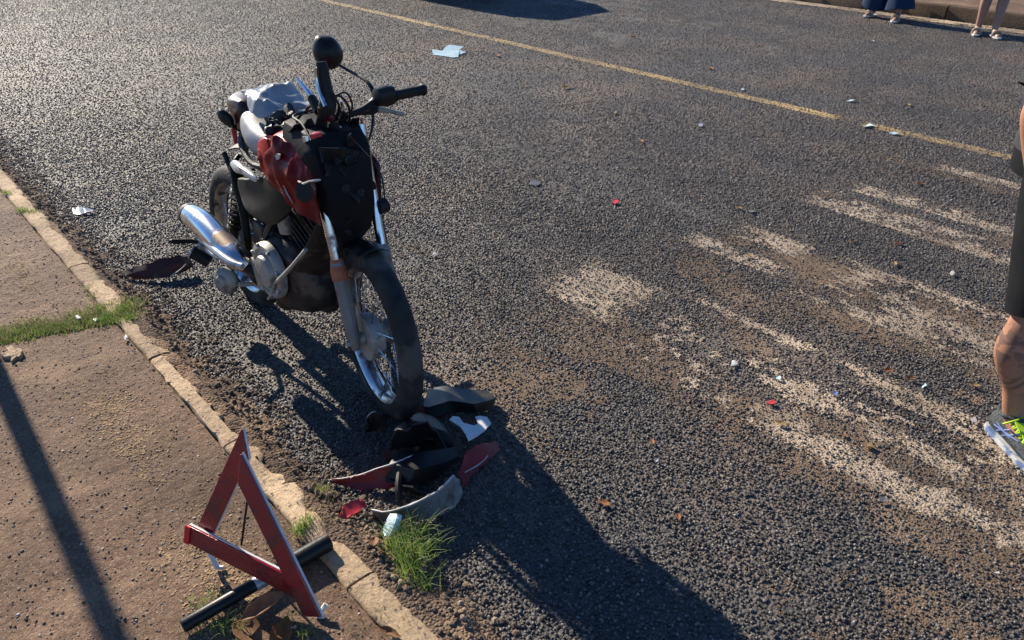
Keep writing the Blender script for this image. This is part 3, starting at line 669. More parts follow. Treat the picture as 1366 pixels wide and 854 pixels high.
# bright red strip painting in the sunlit ridge along the near tank edge, and its small badge
part('tank_lit_ridge', M['red'], MB().sheet([[V((x, -y, z)), V((x + .02, -y - .012, z - .05)), V((x + .045, -y - .006, z - .10))] for x, y, z in ((.50, .112, .835), (.555, .132, .868), (.61, .142, .898), (.66, .138, .917))], .005).jitter(.004, 20, 2), tank, sub=1)
part('tank_badge', M['edge'], poly_panel([BL(x, y, -.157) for x, y in ((367, 208), (370, 205), (374, 206), (373, 212), (369, 214))], .003, (0, -1, 0)), tank)
hn = BL(407, 256, -.168)
part('shroud_hole_rim', M['blackm'], MB().lathe([(.001, 0), (.030, 0), (.033, .006), (.022, .009), (.001, .004)], hn, (.5, -.85, .1), 9).jitter(.008, 30, 3), sh_r)
part('torn_edge', M['edge'], MB().tube([BL(398, 242, -.17), BL(405, 245, -.172), BL(412, 242, -.17), BL(422, 241, -.16), BL(428, 240, -.15)], [.003, .004, .003, .004, .002], 6, sub=2), sh_r)
part('torn_edge', M['edge'], MB().tube([BL(364, 239, -.16), BL(368, 237, -.16), BL(376, 243, -.16), BL(383, 258, -.16), BL(391, 272, -.158)], [.003, .004, .002, .003, .001], 6, sub=2), sh_r)

# seat
seat = part('seat', M['seat'], MB().loft([sect(.63, 0, .055, .80, .855), sect(.59, 0, .09, .782, .872), sect(.52, 0, .118, .768, .880), sect(.44, .005, .128, .775, .896), sect(.37, .02, .126, .80, .918), sect(.32, .03, .115, .815, .922), sect(.29, .03, .07, .84, .90)], ).jitter(.008, 9, 9), sub=1)
part('seat_edge', M['torn'], MB().tube([(.30, -.06, .84), (.36, -.105, .812), (.47, -.127, .772), (.56, -.105, .775), (.62, -.07, .80)], .012, 8, sub=4), seat)
cr = MB()
def crumple(c, ax, n=9, m=16, amp=.02, sc_=20, seed=0, e=None):
    rings = []
    for i in range(1, n):
        t = PI * i / n
        rings.append([V(c) + V((ax[0] * math.sin(t) * math.cos(2 * PI * k / m), ax[1] * math.sin(t) * math.sin(2 * PI * k / m), ax[2] * math.cos(t))) for k in range(m)])
    mb = MB().loft(rings)
    out = []
    off = V((seed, seed * 2.3, seed * .7))
    for p in mb.v:
        p = V(p); d = (p - V(c)); a = mnoise.turbulence(p * sc_ + off, 3, True) - .5
        out.append(tuple(p + d.normalized() * a * amp * 2 + mnoise.noise_vector(p * sc_ * 2 + off) * amp * .5))
    mb.v = out
    return mb
tc_ = part('torn_seat_cover', M['torn'], crumple(BL(388, 168, -.02), (.085, .06, .045), 22, 40, .030, 26, 2), seat, angle=50)
part('torn_seat_cover', M['torn'], crumple(BL(369, 172, -.06), (.045, .04, .03), 16, 28, .018, 30, 5), seat, angle=50)
g = []
for i in range(46):
    u_ = i / 45; row = []
    for j in range(40):
        v_ = j / 39; x_ = .22 + .26 * u_ + .02 * math.sin(9 * v_); y_ = -.045 + .20 * v_ + .03 * math.sin(5 * u_ + 1)
        base = .952 - .13 * max(0, x_ - .30) - 1.1 * max(0, abs(y_ - .04) - .095)
        p3 = V((x_ * 10, y_ * 13, 1.7))
        fold = (1 - abs(mnoise.noise(p3 * .8))) ** 2 * .026 + (1 - abs(mnoise.noise(p3 * 1.7 + V((3, 1, 0))))) ** 2 * .012
        dome = .030 * math.sin(PI * min(1, u_ * 1.05)) ** .7 * math.sin(PI * v_) ** .7
        row.append(V((x_, y_, base - .022 + fold + dome)))
    g.append(row)
bag = MB().sheet(g, .003).jitter(.003, 30, 4).build('plastic_bag', M['bag'], None, angle=70); bag.matrix_world = Matrix.Translation(BIKE_O) @ BIKE_R.to_4x4()
tag(bag, 'crumpled white plastic bag lying on the rear of the motorcycle seat', 'plastic bag')

# tail
tl = part('tail_cowl', M['tailm'], MB().loft([sect(.35, .02, .085, .83, .925), sect(.30, .02, .105, .82, .945), sect(.22, .03, .100, .80, .95), sect(.13, .045, .085, .79, .935), sect(.06, .06, .06, .78, .90), sect(.03, .065, .03, .79, .86)]).jitter(.026, 15, 4), sub=1)
part('tail_light', M['lamp'], MB().loft([sect(.08, .055, .065, .79, .86), sect(.03, .06, .06, .78, .85), sect(.01, .06, .03, .79, .83)]), tl)
q = BL(313, 178, .0); part('reflector_strip', M['pinkred'], MB().loft([ellipse(q + V((-.002, 0, -.016 * k + .02)), .011 - .001 * k, .006, (.5, .85, 0), (.85, -.5, 0), 8, .6) for k in range(5)]), tl)
q = BL(316, 140, .0)
part('tail_trim', M['silver'], MB().tube([BL(318, 128, .02), BL(315, 138, -.01), BL(317, 150, -.02), BL(312, 162, -.03), BL(316, 170, -.03)], [.006, .010, .008, .009, .005], 8, sub=3), tl)
part('rear_mudguard', M['blackm'], MB().sheet([[V((x, y, z - .03 * abs(y - y0) / .07)) for y in (y0 - .07, y0 - .035, y0, y0 + .035, y0 + .07)] for x, z, y0 in ((.26, .78, .02), (.20, .77, .025), (.14, .755, .03), (.08, .735, .03))], .006), angle=60)
s0, s1 = BL(309, 168, -.05), BL(302, 158, -.09)
sg = part('turn_signal', M['black'], MB().loft([ellipse(BL(307 - k * 2.8, 166 - k * 3.9, -.10), a, b, (.6, .6, .4), (0, -.5, .85), 12) for k, (a, b) in enumerate(((.006, .008), (.020, .026), (.026, .034), (.024, .030), (.014, .018), (.003, .004)))]))
part('signal_stalk', M['blackm'], MB().tube([BL(319, 172, .0), BL(311, 169, -.05), BL(306, 165, -.09)], [.010, .008, .009], 8, sub=3), sg)

# side panel, rear fender stay, silver tail trim
sp_ = part('side_panel', M['panel'], MB().sheet([[BL(x, y, ly) for x, y, ly in row] for row in (
    [(313, 232, -.115), (318, 256, -.13), (325, 282, -.125)],
    [(330, 238, -.122), (338, 264, -.142), (345, 296, -.135)],
    [(346, 236, -.13), (356, 264, -.15), (363, 306, -.14)],
    [(363, 227, -.136), (374, 258, -.15), (381, 294, -.14)],
    [(374, 226, -.13), (388, 258, -.14), (393, 280, -.13)])], .006).jitter(.004, 14, 2), sub=1)
part('side_trim', M['silver'], MB().sheet([[BL(x, y, ly) for x, y, ly in row] for row in (
    [(305, 218, -.125), (309, 224, -.14), (314, 232, -.14)], [(312, 211, -.12), (317, 220, -.145), (322, 232, -.145)], [(320, 216, -.122), (324, 225, -.148), (328, 236, -.148)], [(330, 223, -.125), (333, 232, -.15), (336, 241, -.148)], [(344, 234, -.13), (344, 239, -.15), (343, 245, -.148)])], .010), sp_, angle=80, sub=1)
part('fender_stay', M['panel'], MB().tube([BL(309, 222, -.10), BL(316, 248, -.115), BL(324, 280, -.12), (BL(330, 318, -.12)), BL(332, 350, -.12)], [.012, .017, .016, .014, .010], 10, sub=3))
part('grab_rail', M['blackm'], MB().tube([BL(314, 214, -.09), BL(322, 206, -.06), BL(334, 214, -.09), BL(338, 226, -.11)], [.008, .009, .008, .006], 8, sub=3))
part('side_panel', M['panel'], MB().sheet([[V((x, y, z)) for y, z in ((.10, .80), (.16, .68), (.22, .54), (.27, .42), (.20, .30))] for x in (.16, .28, .42, .52)], .006).jitter(.012, 10, 6), sub=1)  # unseen left panel, added and splayed outward to widen the cast shadow
part('foot_peg', M['alu'], MB().tube([(.52, .12, .30), (.53, .32, .31)], [.010, .011], 10))  # unseen left peg, added for the same wider shadow
# frame
part('frame', M['blackm'], MB().tube([(.80, 0, .84), (.60, 0, .75), (.42, 0, .70), (.05, .04, .76)], .018, 10, sub=4).tube([(.80, 0, .80), (.84, 0, .62), (.80, 0, .40), (.66, 0, .24), (.42, 0, .24)], .016, 10, sub=4).tube([(.44, .06, .72), (.42, .08, .50), (.40, .07, .28)], .014, 8, sub=3).tube([(.44, -.06, .72), (.42, -.08, .50), (.40, -.07, .28)], .014, 8, sub=3).tube([(.40, -.09, .38), (.15, .09 - .18, .72)], .010, 8).tube([(.40, .09, .38), (.15, .09, .72)], .010, 8))
part('swing_arm', M['blackm'], MB().tube([(.42, -.075, .33), (.2, -.085, .315), (-.02, -.08, .302)], .018, 10).tube([(.42, .075, .33), (.2, .085, .315), (-.02, .08, .302)], .018, 10))
for s in (-1, 1):
    c0, c1_ = V((.10, s * .09, .36)), V((.27, s * .085, .68)); sh = MB()
    path = []
    for k in range(120):
        t = k / 119; a = t * 2 * PI * 9; ax = (c1_ - c0).normalized(); e1 = ax.cross(V((0, 1, 0))).normalized(); e2 = ax.cross(e1)
        path.append(c0.lerp(c1_, .15 + .7 * t) + (e1 * math.cos(a) + e2 * math.sin(a)) * .026)
    so = part('shock_spring', M['blackm'], sh.tube(path, .005, 6))
    part('shock_body', M['blackm'], MB().tube([c0, c0.lerp(c1_, .4), c0.lerp(c1_, .42), c1_], [.018, .018, .010, .010], 10), so)
# engine
part('crankcase', M['engine'], MB().loft([[V((x, y, z)) for y, z in ((-w_, z0 + .02), (-w_, z1 - .03), (-w_ + .03, z1), (w_ - .03, z1), (w_, z1 - .03), (w_, z0 + .02), (w_ - .03, z0), (-w_ + .03, z0))] for x, w_, z0, z1 in ((.38, .08, .30, .44), (.42, .12, .27, .50), (.52, .135, .25, .53), (.62, .13, .25, .52), (.70, .11, .27, .47), (.74, .07, .30, .42))]), bevel=.008)
part('clutch_cover', M['alu'], MB().lathe([(.105, 0), (.105, -.02), (.098, -.030), (.086, -.032), (.080, -.024), (.064, -.024), (.056, -.042), (.03, -.047), (.001, -.048)], (.54, -.135, .40), (0, 1, 0), 32))
for k in range(8):
    a_ = 2 * PI * k / 8 + .3; part('cover_bolt', M['rim'], MB().lathe([(.008, 0), (.008, -.008), (.006, -.010), (.001, -.010)], (.54 + .097 * math.cos(a_), -.162, .40 + .097 * math.sin(a_)), (0, 1, 0), 6))
part('clutch_cover_cap', M['alu'], MB().lathe([(.06, 0), (.06, -.018), (.05, -.026), (.001, -.028)], (.455, -.15, .36), (0, 1, 0), 24))
part('generator_cover', M['engine'], MB().lathe([(.10, 0), (.10, .02), (.09, .034), (.04, .04), (.001, .042)], (.55, .135, .39), (0, 1, 0), 28))
cyl = part('cylinder', M['engine'], MB().tube([(.64, 0, .48), (.73, 0, .66)], [.055, .055], 18))
rotc = Matrix.Rotation(math.radians(26), 3, 'Y')
for k in range(8):
    part('cooling_fin', M['engine'], MB().box(V((.645, 0, .50)) + V((.09, 0, .18)) * (k / 8), (.15, .17, .007), rotc), cyl, bevel=.002)
part('cylinder_head', M['engine'], MB().box((.735, 0, .675), (.13, .15, .06), rotc), cyl, bevel=.012)
part('carburettor', M['alu'], MB().tube([(.60, -.02, .60), (.52, -.02, .58)], [.028, .033], 14))
part('breather_hose', M['cable'], MB().tube([(.62, -.06, .66), (.56, -.11, .60), (.50, -.125, .52), (.47, -.12, .46)], .011, 8, sub=4))
part('intake_boot', M['blackm'], MB().tube([(.60, -.05, .61), (.54, -.08, .60), (.50, -.08, .60)], [.034, .028, .034], 12, sub=3))
part('carburettor_bowl', M['alu'], MB().lathe([(.001, 0), (.026, 0), (.03, .03), (.03, .06), (.02, .075), (.001, .075)], (.585, -.085, .545), (0, 0, 1), 16))
part('clamp', M['rim'], MB().lathe([(.036, -.005), (.038, -.005), (.038, .005), (.036, .005)], (.555, -.075, .605), (1, .3, 0), 16, True))
part('sprocket_cover', M['engine'], MB().box((.40, -.10, .46), (.10, .03, .14)), bevel=.012)
part('air_box', M['blackm'], MB().box((.44, 0, .60), (.14, .20, .16)), bevel=.02)
# dark belly guard
bgd = part('belly_guard', M['engine'], MB().sheet([[BL(x, y, ly) for x, y, ly in row] for row in (
    [(432, 275, -.09), (452, 280, -.04), (470, 290, .02), (478, 300, .08)],
    [(410, 318, -.12), (437, 322, -.07), (460, 332, .0), (474, 340, .07)],
    [(393, 358, -.13), (422, 362, -.08), (448, 368, -.01), (464, 372, .06)],
    [(374, 388, -.12), (402, 398, -.07), (428, 392, .0), (450, 384, .05)],
    [(362, 404, -.10), (382, 420, -.05), (404, 406, .0), (424, 396, .04)])], .006), sub=1)
tag(bgd, 'dirty dark plate under the engine')
part('brake_pedal', M['alu'], MB().tube([BL(358, 399, -.15), BL(363, 390, -.16), BL(367, 378, -.17), BL(375, 371, -.17), BL(392, 352, -.17), BL(408, 333, -.16)], [.005, .007, .006, .009, .006, .007], 8, sub=3))
part('foot_peg', M['alu'], MB().tube([BL(319, 380, -.20), BL(341, 378, -.14)], [.009, .010], 10))
# exhaust
mf = [BL(252, 286, -.20), BL(256, 288, -.20), BL(275, 302, -.205), BL(300, 329, -.205), BL(318, 346, -.20), BL(330, 356, -.185)]
muf = part('muffler', M['chrome'], MB().tube(mf, [.036, .046, .050, .049, .043, .026], 24, sub=3))
part('muffler_end', M['blackm'], MB().tube([mf[0] + (mf[0] - mf[1]).normalized() * .022, mf[0] + (mf[0] - mf[1]).normalized() * .014, mf[0], mf[1]], [.028, .040, .045, .0475], 24), muf)
part('heat_shield', M['silver'], MB().tube([BL(262, 309, -.235), BL(285, 332, -.245), BL(308, 350, -.24), BL(324, 355, -.225)], [.012, .016, .016, .010], 10, sub=3), muf)
for a_ in (.38, .60): 
    q = mf[1].lerp(mf[4], a_); part('rivet', M['alu'], MB().lathe([(.001, .004), (.007, .003), (.008, 0)], q + V((.02, -.045, .03)), (.3, -.8, .5), 8), muf)
part('header_pipe', M['engine'], MB().tube([mf[5], (.50, -.13, .29), (.62, -.02, .27), (.74, .02, .36), (.80, .0, .50), (.78, -.0, .63)], [.024, .018, .018, .018, .018, .018], 12, sub=5))
part('passenger_peg', M['blackm'], MB().tube([BL(226, 322, -.30), BL(229, 322, -.295), BL(256, 322, -.22), BL(264, 323, -.18)], [.006, .010, .010, .008], 10))
part('peg_bracket', M['silver'], MB().tube([BL(262, 322, -.185), BL(285, 340, -.16), BL(318, 352, -.14), BL(345, 352, -.13)], [.012, .010, .010, .012], 8, sub=2))
cu = BL(270, 343, -.17); part('peg_socket', M['blackm'], MB().tube([cu + V((-.025, -.03, .025)), cu + V((-.024, -.028, .024)), cu, cu + V((.02, .02, -.02))], [.026, .027, .030, .028], 16))
part('peg_socket_ring', M['silver'], MB().lathe([(.027, -.003), (.031, -.003), (.031, .004), (.027, .004)], cu + V((-.024, -.028, .024)), (-.6, -.6, .5), 20, True))
cd_ = BL(303, 374, -.15); part('brake_drum_cap', M['alu'], MB().lathe([(.056, 0), (.057, .012), (.046, .026), (.03, .03), (.022, .042), (.001, .045)], cd_, (.35, -.85, .15), 28))
part('side_stand', M['blackm'], MB().tube([(.46, .10, .26), (.50, .20, .13), (.545, .295, .012)], [.012, .011, .010], 10).tube([(.53, .285, .008), (.575, .315, .006)], [.018, .015], 10))
# cables and wiring
cabs = [([(478, 158, .12), (466, 168, .10), (464, 178, .08)], .0045, 'cable'), ([(497, 146, .2), (497, 165, .17), (492, 185, .14), (486, 196, .12)], .0050, 'cable'),
        ([(436, 150, -.02), (450, 128, -.0), (464, 140, .04), (466, 160, .06), (455, 168, .05)], .0040, 'cable'), ([(446, 128, -.02), (462, 124, .02), (470, 142, .06), (462, 160, .06)], .0035, 'cable'),
        ([(430, 155, .0), (425, 140, .05), (412, 142, .06), (408, 152, .06)], .0055, 'cable'), ([(482, 158, .13), (483, 172, .13), (481, 184, .12)], .0045, 'wirer'),
        ([(443, 148, .0), (446, 156, .03), (443, 166, .02)], .005, 'wirer'), ([(488, 205, .12), (505, 230, .13), (508, 280, .12), (516, 325, .10), (519, 352, .10)], .0045, 'cable'),
        ([(483, 230, .11), (478, 300, .05), (474, 335, .04), (466, 360, .02)], .004, 'cable'), ([(452, 140, .0), (452, 155, .02), (458, 165, .04)], .004, 'cable'),
        ([(445, 125, -.03), (455, 150, .0), (450, 165, .0)], .0035, 'cable'), ([(500, 210, .15), (510, 240, .16), (513, 270, .15), (506, 290, .13)], .003, 'cable')]
for ps, r_c, mm in cabs:
    part('cable', M[mm], MB().tube([BL(*q) for q in ps], r_c, 6, sub=6))
part('brake_hose_guide', M['chrome'], MB().tube([BL(455, 135, .03), BL(459, 150, .04), BL(456, 158, .04)], .005, 6, sub=3))
# broken front mudguard stump around the wheel
part('mudguard_stump', M['black'], MB().sheet([[FW + Matrix.Rotation(STEER, 3, 'Z') @ V(((.325) * math.cos(a), y, .325 * math.sin(a) - .10 * (y / .06) ** 2 * .3)) for y in (-.055, -.03, 0, .03, .055)] for a in [math.radians(d) for d in (84, 98, 112, 126, 140)]], .005).jitter(.006, 18, 3), sub=1)

# ------------------------------------------------------------------ warning triangle and tube
WZ = KZ - .004                               # pavement level
tri = empty('warning_triangle', P(350, 775, WZ)); tag(tri, 'red reflective warning triangle propped up on the pavement by the kerb', 'warning triangle')
TO = V(tri.location)
cA, cL, cR = P(324, 572, .445), P(258, 718, .115), P(442, 812, .075)
tn = (cL - cA).cross(cR - cA).normalized()
if tn.dot(V((0, 0, CAM_H)) - cA) < 0: tn = -tn
def bar_tri(a, b, inner, wd, off, name='reflector_bar', ma=None, mb_=0):
    d = (b - a).normalized(); w_ = (inner - a); w_ = (w_ - d * w_.dot(d)).normalized() * wd
    a2, b2 = a + d * 0, b
    q = [a2, b2, b2 - d * wd * .0 + w_, a2 + w_]
    if ma: q = [a + d * ma[0], b - d * ma[1], b - d * ma[2] + w_, a + d * ma[3] + w_]
    th = .007
    front = MB().add([p - TO + tn * (off + th) for p in q] + [p - TO + tn * off for p in q], [(0, 1, 2, 3), (7, 6, 5, 4), (0, 4, 5, 1), (1, 5, 6, 2), (2, 6, 7, 3), (3, 7, 4, 0)])
    o = front.build(name, M['reflex'], tri, bevel=.0015)
    # pale moulded frame behind, a little wider than the lens
    g = [p + (p - (q[0] + q[1] + q[2] + q[3]) / 4).normalized() * .0018 for p in q]
    MB().add([p - TO + tn * (off - .0005) for p in g] + [p - TO + tn * (off - .008) for p in g], [(0, 1, 2, 3), (7, 6, 5, 4), (0, 4, 5, 1), (1, 5, 6, 2), (2, 6, 7, 3), (3, 7, 4, 0)]).build('frame_edge', M['whitepl'], o, bevel=.001)
    return o
WD = .050
bar_tri(cA, cL, cR, WD, 0, ma=(.0, .0, .035, .06))
bar_tri(cA, cR, cL, WD, .037, ma=(.055, .0, .02, .115))
bl_ = bar_tri(cL, cR, cA, WD, .019, ma=(.0, .06, .075, -.002))
dLR = (cR - cL).normalized(); upv = (cA - cL - dLR * (cA - cL).dot(dLR)).normalized()
q = [cL - dLR * .004, cL + dLR * .012, cL + dLR * .010 + upv * WD, cL - dLR * .006 + upv * WD]
poly_panel([p - TO + tn * .0285 for p in q], .004, tn).build('bar_end', M['clearred'], bl_)
stp = cA.lerp((cL + cR) / 2, .30) - tn * .012; stb = P(322, 727, WZ + .004)
MB().tube([stp - TO, stb - TO], .0032, 8).build('support_rod', M['blackm'], tri)
for a, nm in ((cL + dLR * .035, 0), (cR - dLR * .02, 1)):
    foot = P(290, 757, WZ + .004) if nm == 0 else P(424, 822, WZ + .004)
    MB().tube([a - TO - tn * .006, a.lerp(foot, .6) - TO, foot - TO, foot - TO + V((.012, .012, .0))], [.007, .006, .007, .006], 8).build('foot', M['whitepl'], tri)
# black tube
t0, t1 = P(243, 836, WZ + .022), P(440, 722, WZ + .022); td = (t1 - t0)
tb_ = empty('plastic_tube', t0); tag(tb_, 'thin black plastic tube lying behind the warning triangle', 'tube')
MB().tube([V((0, 0, 0)), td * .01, td * .5, td * .62], [.015, .0175, .0175, .0175], 16).build('tube', M['black'], tb_)
MB().tube([td * .46, td * .47, td * .70, td * .71], [.018, .0195, .0195, .018], 16).build('coupling', M['silver'], tb_)
MB().tube([td * .62, td * .63, td * .95, td * .99, td], [.02, .0245, .0245, .0245, .018], 18).build('end_sleeve', M['black'], tb_)

# ------------------------------------------------------------------ torn-off fairing pieces
def debris(name, label, cat, rows, m, th=.004, jit=.004, seed=1, edge=None, sub=1, group='torn-off motorcycle pieces'):
    pts = [p for r in rows for p in r]; o0 = V((sum(p.x for p in pts) / len(pts), sum(p.y for p in pts) / len(pts), 0))
    root = empty(name, o0); tag(root, label, cat, group)
    rows = refine(rows, 5)
    for i, r in enumerate(rows):
        for j, p in enumerate(r):
            if i in (0, len(rows) - 1) or j in (0, len(r) - 1): r[j] = p + V((mnoise.noise(p * 60 + V((seed, 0, 0))), mnoise.noise(p * 60 + V((0, seed, 5))), .6 * abs(mnoise.noise(p * 50)))) * .009
    MB().sheet([[p - o0 for p in r] for r in rows], th).jitter(jit, 22, seed).build('panel', m, root, angle=50)
    if edge:
        MB().tube([p - o0 for p in edge[0]], edge[1], 6, sub=3).jitter(jit, 22, seed).build('broken_edge', M['edge'], root)
    return root
# grey curved strip at the front of the pile
rows = [[P(495, 681, .055), P(497, 686, .02), P(500, 690, .006)], [P(520, 682, .075), P(522, 689, .035), P(526, 697, .006)], [P(548, 674, .085), P(552, 684, .04), P(556, 696, .006)], [P(572, 662, .09), P(578, 676, .045), P(582, 690, .006)], [P(592, 649, .09), P(600, 664, .045), P(604, 680, .008)], [P(604, 634, .085), P(613, 646, .045), P(616, 662, .012)]]
debris('fairing_piece', 'curved black-grey fairing strip standing on edge in the pile, nearest the grass', 'debris', rows, M['grey'], seed=2, edge=([r[0] for r in rows], .003))
rows = [[P(440, 641, .02), P(446, 645, .008), P(455, 648, .006)], [P(468, 637, .03), P(474, 646, .012), P(482, 655, .006)], [P(500, 627, .06), P(506, 640, .03), P(512, 652, .008)], [P(526, 618, .075), P(532, 632, .035), P(536, 646, .008)], [P(551, 608, .085), P(553, 624, .045), P(552, 640, .01)]]
debris('fairing_piece', 'long dark red fairing blade with a pale broken edge, left in the pile', 'debris', rows, M['redp'], seed=3, edge=([r[0] for r in rows], .0028))
rows = [[P(452, 690, .03), P(462, 694, .02)], [P(458, 676, .035), P(472, 688, .022)], [P(470, 668, .035), P(484, 680, .02)], [P(484, 666, .03), P(488, 674, .018)]]
debris('reflector_fragment', 'small bright red plastic fragment beside the kerb', 'debris', rows, M['pinkred'], seed=4)
rows = [[P(612, 632, .03), P(618, 650, .01)], [P(620, 605, .06), P(636, 628, .02)], [P(638, 592, .07), P(652, 612, .025)], [P(660, 590, .05), P(668, 600, .02)]]
debris('fairing_piece', 'dark red fairing corner sticking out on the right of the pile', 'debris', rows, M['redp'], seed=5, edge=([P(620, 630, .03), P(636, 622, .03), P(650, 608, .035)], .002))
# black headlight bucket
hc = P(556, 610, .075); hb = empty('headlight_bucket', V((hc.x, hc.y, 0))); tag(hb, 'smashed black headlight bucket in the middle of the pile, under the front wheel', 'debris', 'torn-off motorcycle pieces')
ho = V(hb.location); ax = V((.80, .25, .45)).normalized()
e1_ = ax.cross(V((0, 0, 1))).normalized(); e2_ = ax.cross(e1_); rows = []
for r1, h1 in ((.03, -.085), (.07, -.07), (.098, -.035), (.108, .0), (.106, .04)):
    rows.append([hc - ho + V((0, 0, -.005)) + ax * (h1 + (.03 * mnoise.noise(V((k * .7, r1 * 9, 3))) if r1 > .1 else 0)) + (e1_ * math.cos(math.radians(20 + k * 13)) + e2_ * math.sin(math.radians(20 + k * 13))) * r1 for k in range(21)])
MB().sheet(rows, .005).jitter(.03, 9, 6).build('bucket', M['black'], hb, angle=50)
MB().sheet([[P(x, y, z) - ho for x, y, z in r] for r in ([(508, 640, .02), (520, 622, .06), (530, 604, .07)], [(545, 650, .03), (556, 628, .08), (566, 604, .09)], [(580, 640, .03), (594, 618, .07), (600, 596, .07)], [(604, 622, .02), (612, 606, .05), (616, 592, .04)])], .005).jitter(.014, 18, 9).build('shell', M['black'], hb, angle=50)
MB().tube([hc - ho + V((-.02, -.05, -.02)), hc - ho + V((.04, -.10, -.03)), hc - ho + V((.07, -.12, -.06))], [.012, .01, .006], 8, sub=3).build('bracket', M['blackm'], hb)
MB().sheet([[P(x, y, z) - ho for x, y, z in r] for r in ([(520, 560, .03), (540, 575, .08), (560, 590, .05)], [(560, 545, .05), (580, 565, .11), (596, 590, .06)], [(590, 560, .04), (606, 585, .08), (612, 610, .02)])], .005).jitter(.006, 16, 3).build('shell', M['black'], hb, sub=1)
# white-blue decal piece
pl = [P(x, y, .075) for x, y in ((600, 560), (605, 556), (612, 557), (618, 565), (632, 569), (638, 566), (634, 556), (640, 555), (650, 558), (655, 565), (648, 574), (636, 582), (624, 588), (621, 580), (614, 570))]
o0 = V((pl[0].x, pl[0].y, 0)); wp = poly_panel([p - o0 for p in pl], .004).jitter(.004, 20, 2).build('fairing_shard', M['whitepl'], None); wp.location = o0
tag(wp, 'jagged white plastic shard lying on top of the pile right of the front wheel', 'debris', 'torn-off motorcycle pieces')
rows = [[P(570, 520, .01), P(566, 545, .05), P(572, 560, .02)], [P(595, 516, .04), P(600, 536, .07), P(606, 550, .03)], [P(625, 520, .05), P(632, 540, .07), P(636, 552, .03)], [P(650, 522, .03), P(662, 532, .035), P(660, 545, .01)]]
debris('fairing_piece', 'black fairing sheet lying just right of the front tyre', 'debris', rows, M['black'], seed=7)
rows = [[P(556, 545, .02), P(562, 556, .012)], [P(575, 540, .03), P(582, 556, .015)], [P(592, 545, .02), P(594, 556, .012)]]
debris('fairing_piece', 'small dark red sliver tucked beside the front tyre', 'debris', rows, M['redp'], seed=8)
rows = [[P(488, 580, .01), P(489, 566, .05)], [P(489, 578, .01), P(492, 552, .08)], [P(496, 575, .01), P(501, 550, .085)], [P(510, 578, .01), P(520, 556, .07)]]
debris('fairing_piece', 'upright thin black plastic edge left of the front tyre', 'debris', rows, M['black'], seed=9, edge=([P(490, 572, .03), P(491, 556, .07), P(497, 550, .085), P(502, 549, .085)], .002))
rows = [[P(510, 612, .02), P(514, 600, .05)], [P(530, 618, .02), P(534, 598, .06)], [P(556, 612, .03), P(560, 596, .06)]]
debris('fairing_piece', 'brownish plastic flap between the red blade and the headlight bucket', 'debris', rows, M['engine'], seed=10)
# left of the rear wheel
rows = [[P(164, 362, .03), P(168, 368, .02), P(178, 372, .008)], [P(190, 354, .06), P(196, 362, .045), P(202, 373, .01)], [P(216, 345, .085), P(222, 356, .06), P(226, 370, .012)], [P(238, 341, .09), P(246, 352, .06), P(248, 362, .02)], [P(248, 342, .08), P(256, 350, .05), P(258, 356, .03)]]
debris('fairing_piece', 'broken dark brown fairing panel lying by the kerb beside the rear wheel', 'debris', rows, M['brownred'], seed=11, edge=([P(228, 368, .03), P(240, 360, .055), P(248, 352, .075)], .003))
rows = [[P(97, 279, .01), P(99, 285, .006)], [P(104, 277, .02), P(108, 286, .01)], [P(112, 277, .03), P(114, 284, .02)], [P(124, 279, .02), P(124, 283, .012)]]
debris('plastic_fragment', 'grey broken plastic fragment on the asphalt edge far left of the motorcycle', 'debris', rows, M['silver'], seed=12)

# ------------------------------------------------------------------ small litter on the road
def shard(name, label, cat, x, y, sx, sy, m, n=6, z=.008, seed=0, tilt=.15, th=.003, group=None, dents=0):
    sx *= .82; sy *= .82; th = min(th, .0025) if cat in ('debris', 'glass', 'paper') else th
    r_ = random.Random(seed * 13 + 5); pts = []
    for k in range(n):
        a = 2 * PI * k / n + r_.uniform(-.25, .25); q_ = r_.uniform(.30, 1.0)
        pts.append((x + sx * q_ * math.cos(a), y + sy * q_ * math.sin(a)))
    c = P(x, y, z); W_ = [P(a, b, z) for a, b in pts]
    tx, ty = r_.uniform(-tilt, tilt), r_.uniform(-tilt, tilt)
    W_ = [V((p.x - c.x, p.y - c.y, max(-.002, .003 + tx * (p.x - c.x) + ty * (p.y - c.y) + r_.uniform(0, .004)))) for p in W_]
    o = poly_panel(W_, th).build(name, m, None, smooth=False); o.location = c
    return tag(o, label, cat, group)
GL = 'pieces of broken glass and plastic on the road'
shard('glass_fragment', 'pale teal patch of shattered glass beyond the handlebar', 'glass', 601, 72, 34, 9, M['glass'], 13, seed=1, group=GL, dents=1)
shard('glass_fragment', 'greenish glass fragment at the gap in the yellow line', 'glass', 1160, 168, 14, 4, M['glass'], 9, seed=2, group=GL)
shard('glass_fragment', 'flat pale glass fragment just past the yellow line gap', 'glass', 1192, 179, 12, 2.5, M['glass'], 8, seed=3, group=GL)
shard('glass_fragment', 'white glass fragment farther out than the yellow line gap', 'glass', 1134, 135, 8, 2.5, M['glass'], 7, seed=4, group=GL)
shard('glass_fragment', 'tiny white glass bit beside the middle of the yellow line', 'glass', 991, 120, 5, 2.5, M['glass'], 6, seed=5, group=GL)
shard('plastic_fragment', 'pinkish red plastic chip alone in the middle of the road', 'debris', 820, 270, 9, 5, M['pinkred'], 7, seed=6, group=GL, th=.006)
shard('plastic_fragment', 'triangular red plastic chip on the sandy crosswalk stripe', 'debris', 1030, 539, 10, 8, M['pinkred'], 4, seed=8, group=GL, th=.006)
shard('paper_scrap', 'white paper scrap on the crosswalk above the red triangular chip', 'paper', 978, 486, 9, 9, M['whitepl'], 6, seed=7, group=GL)
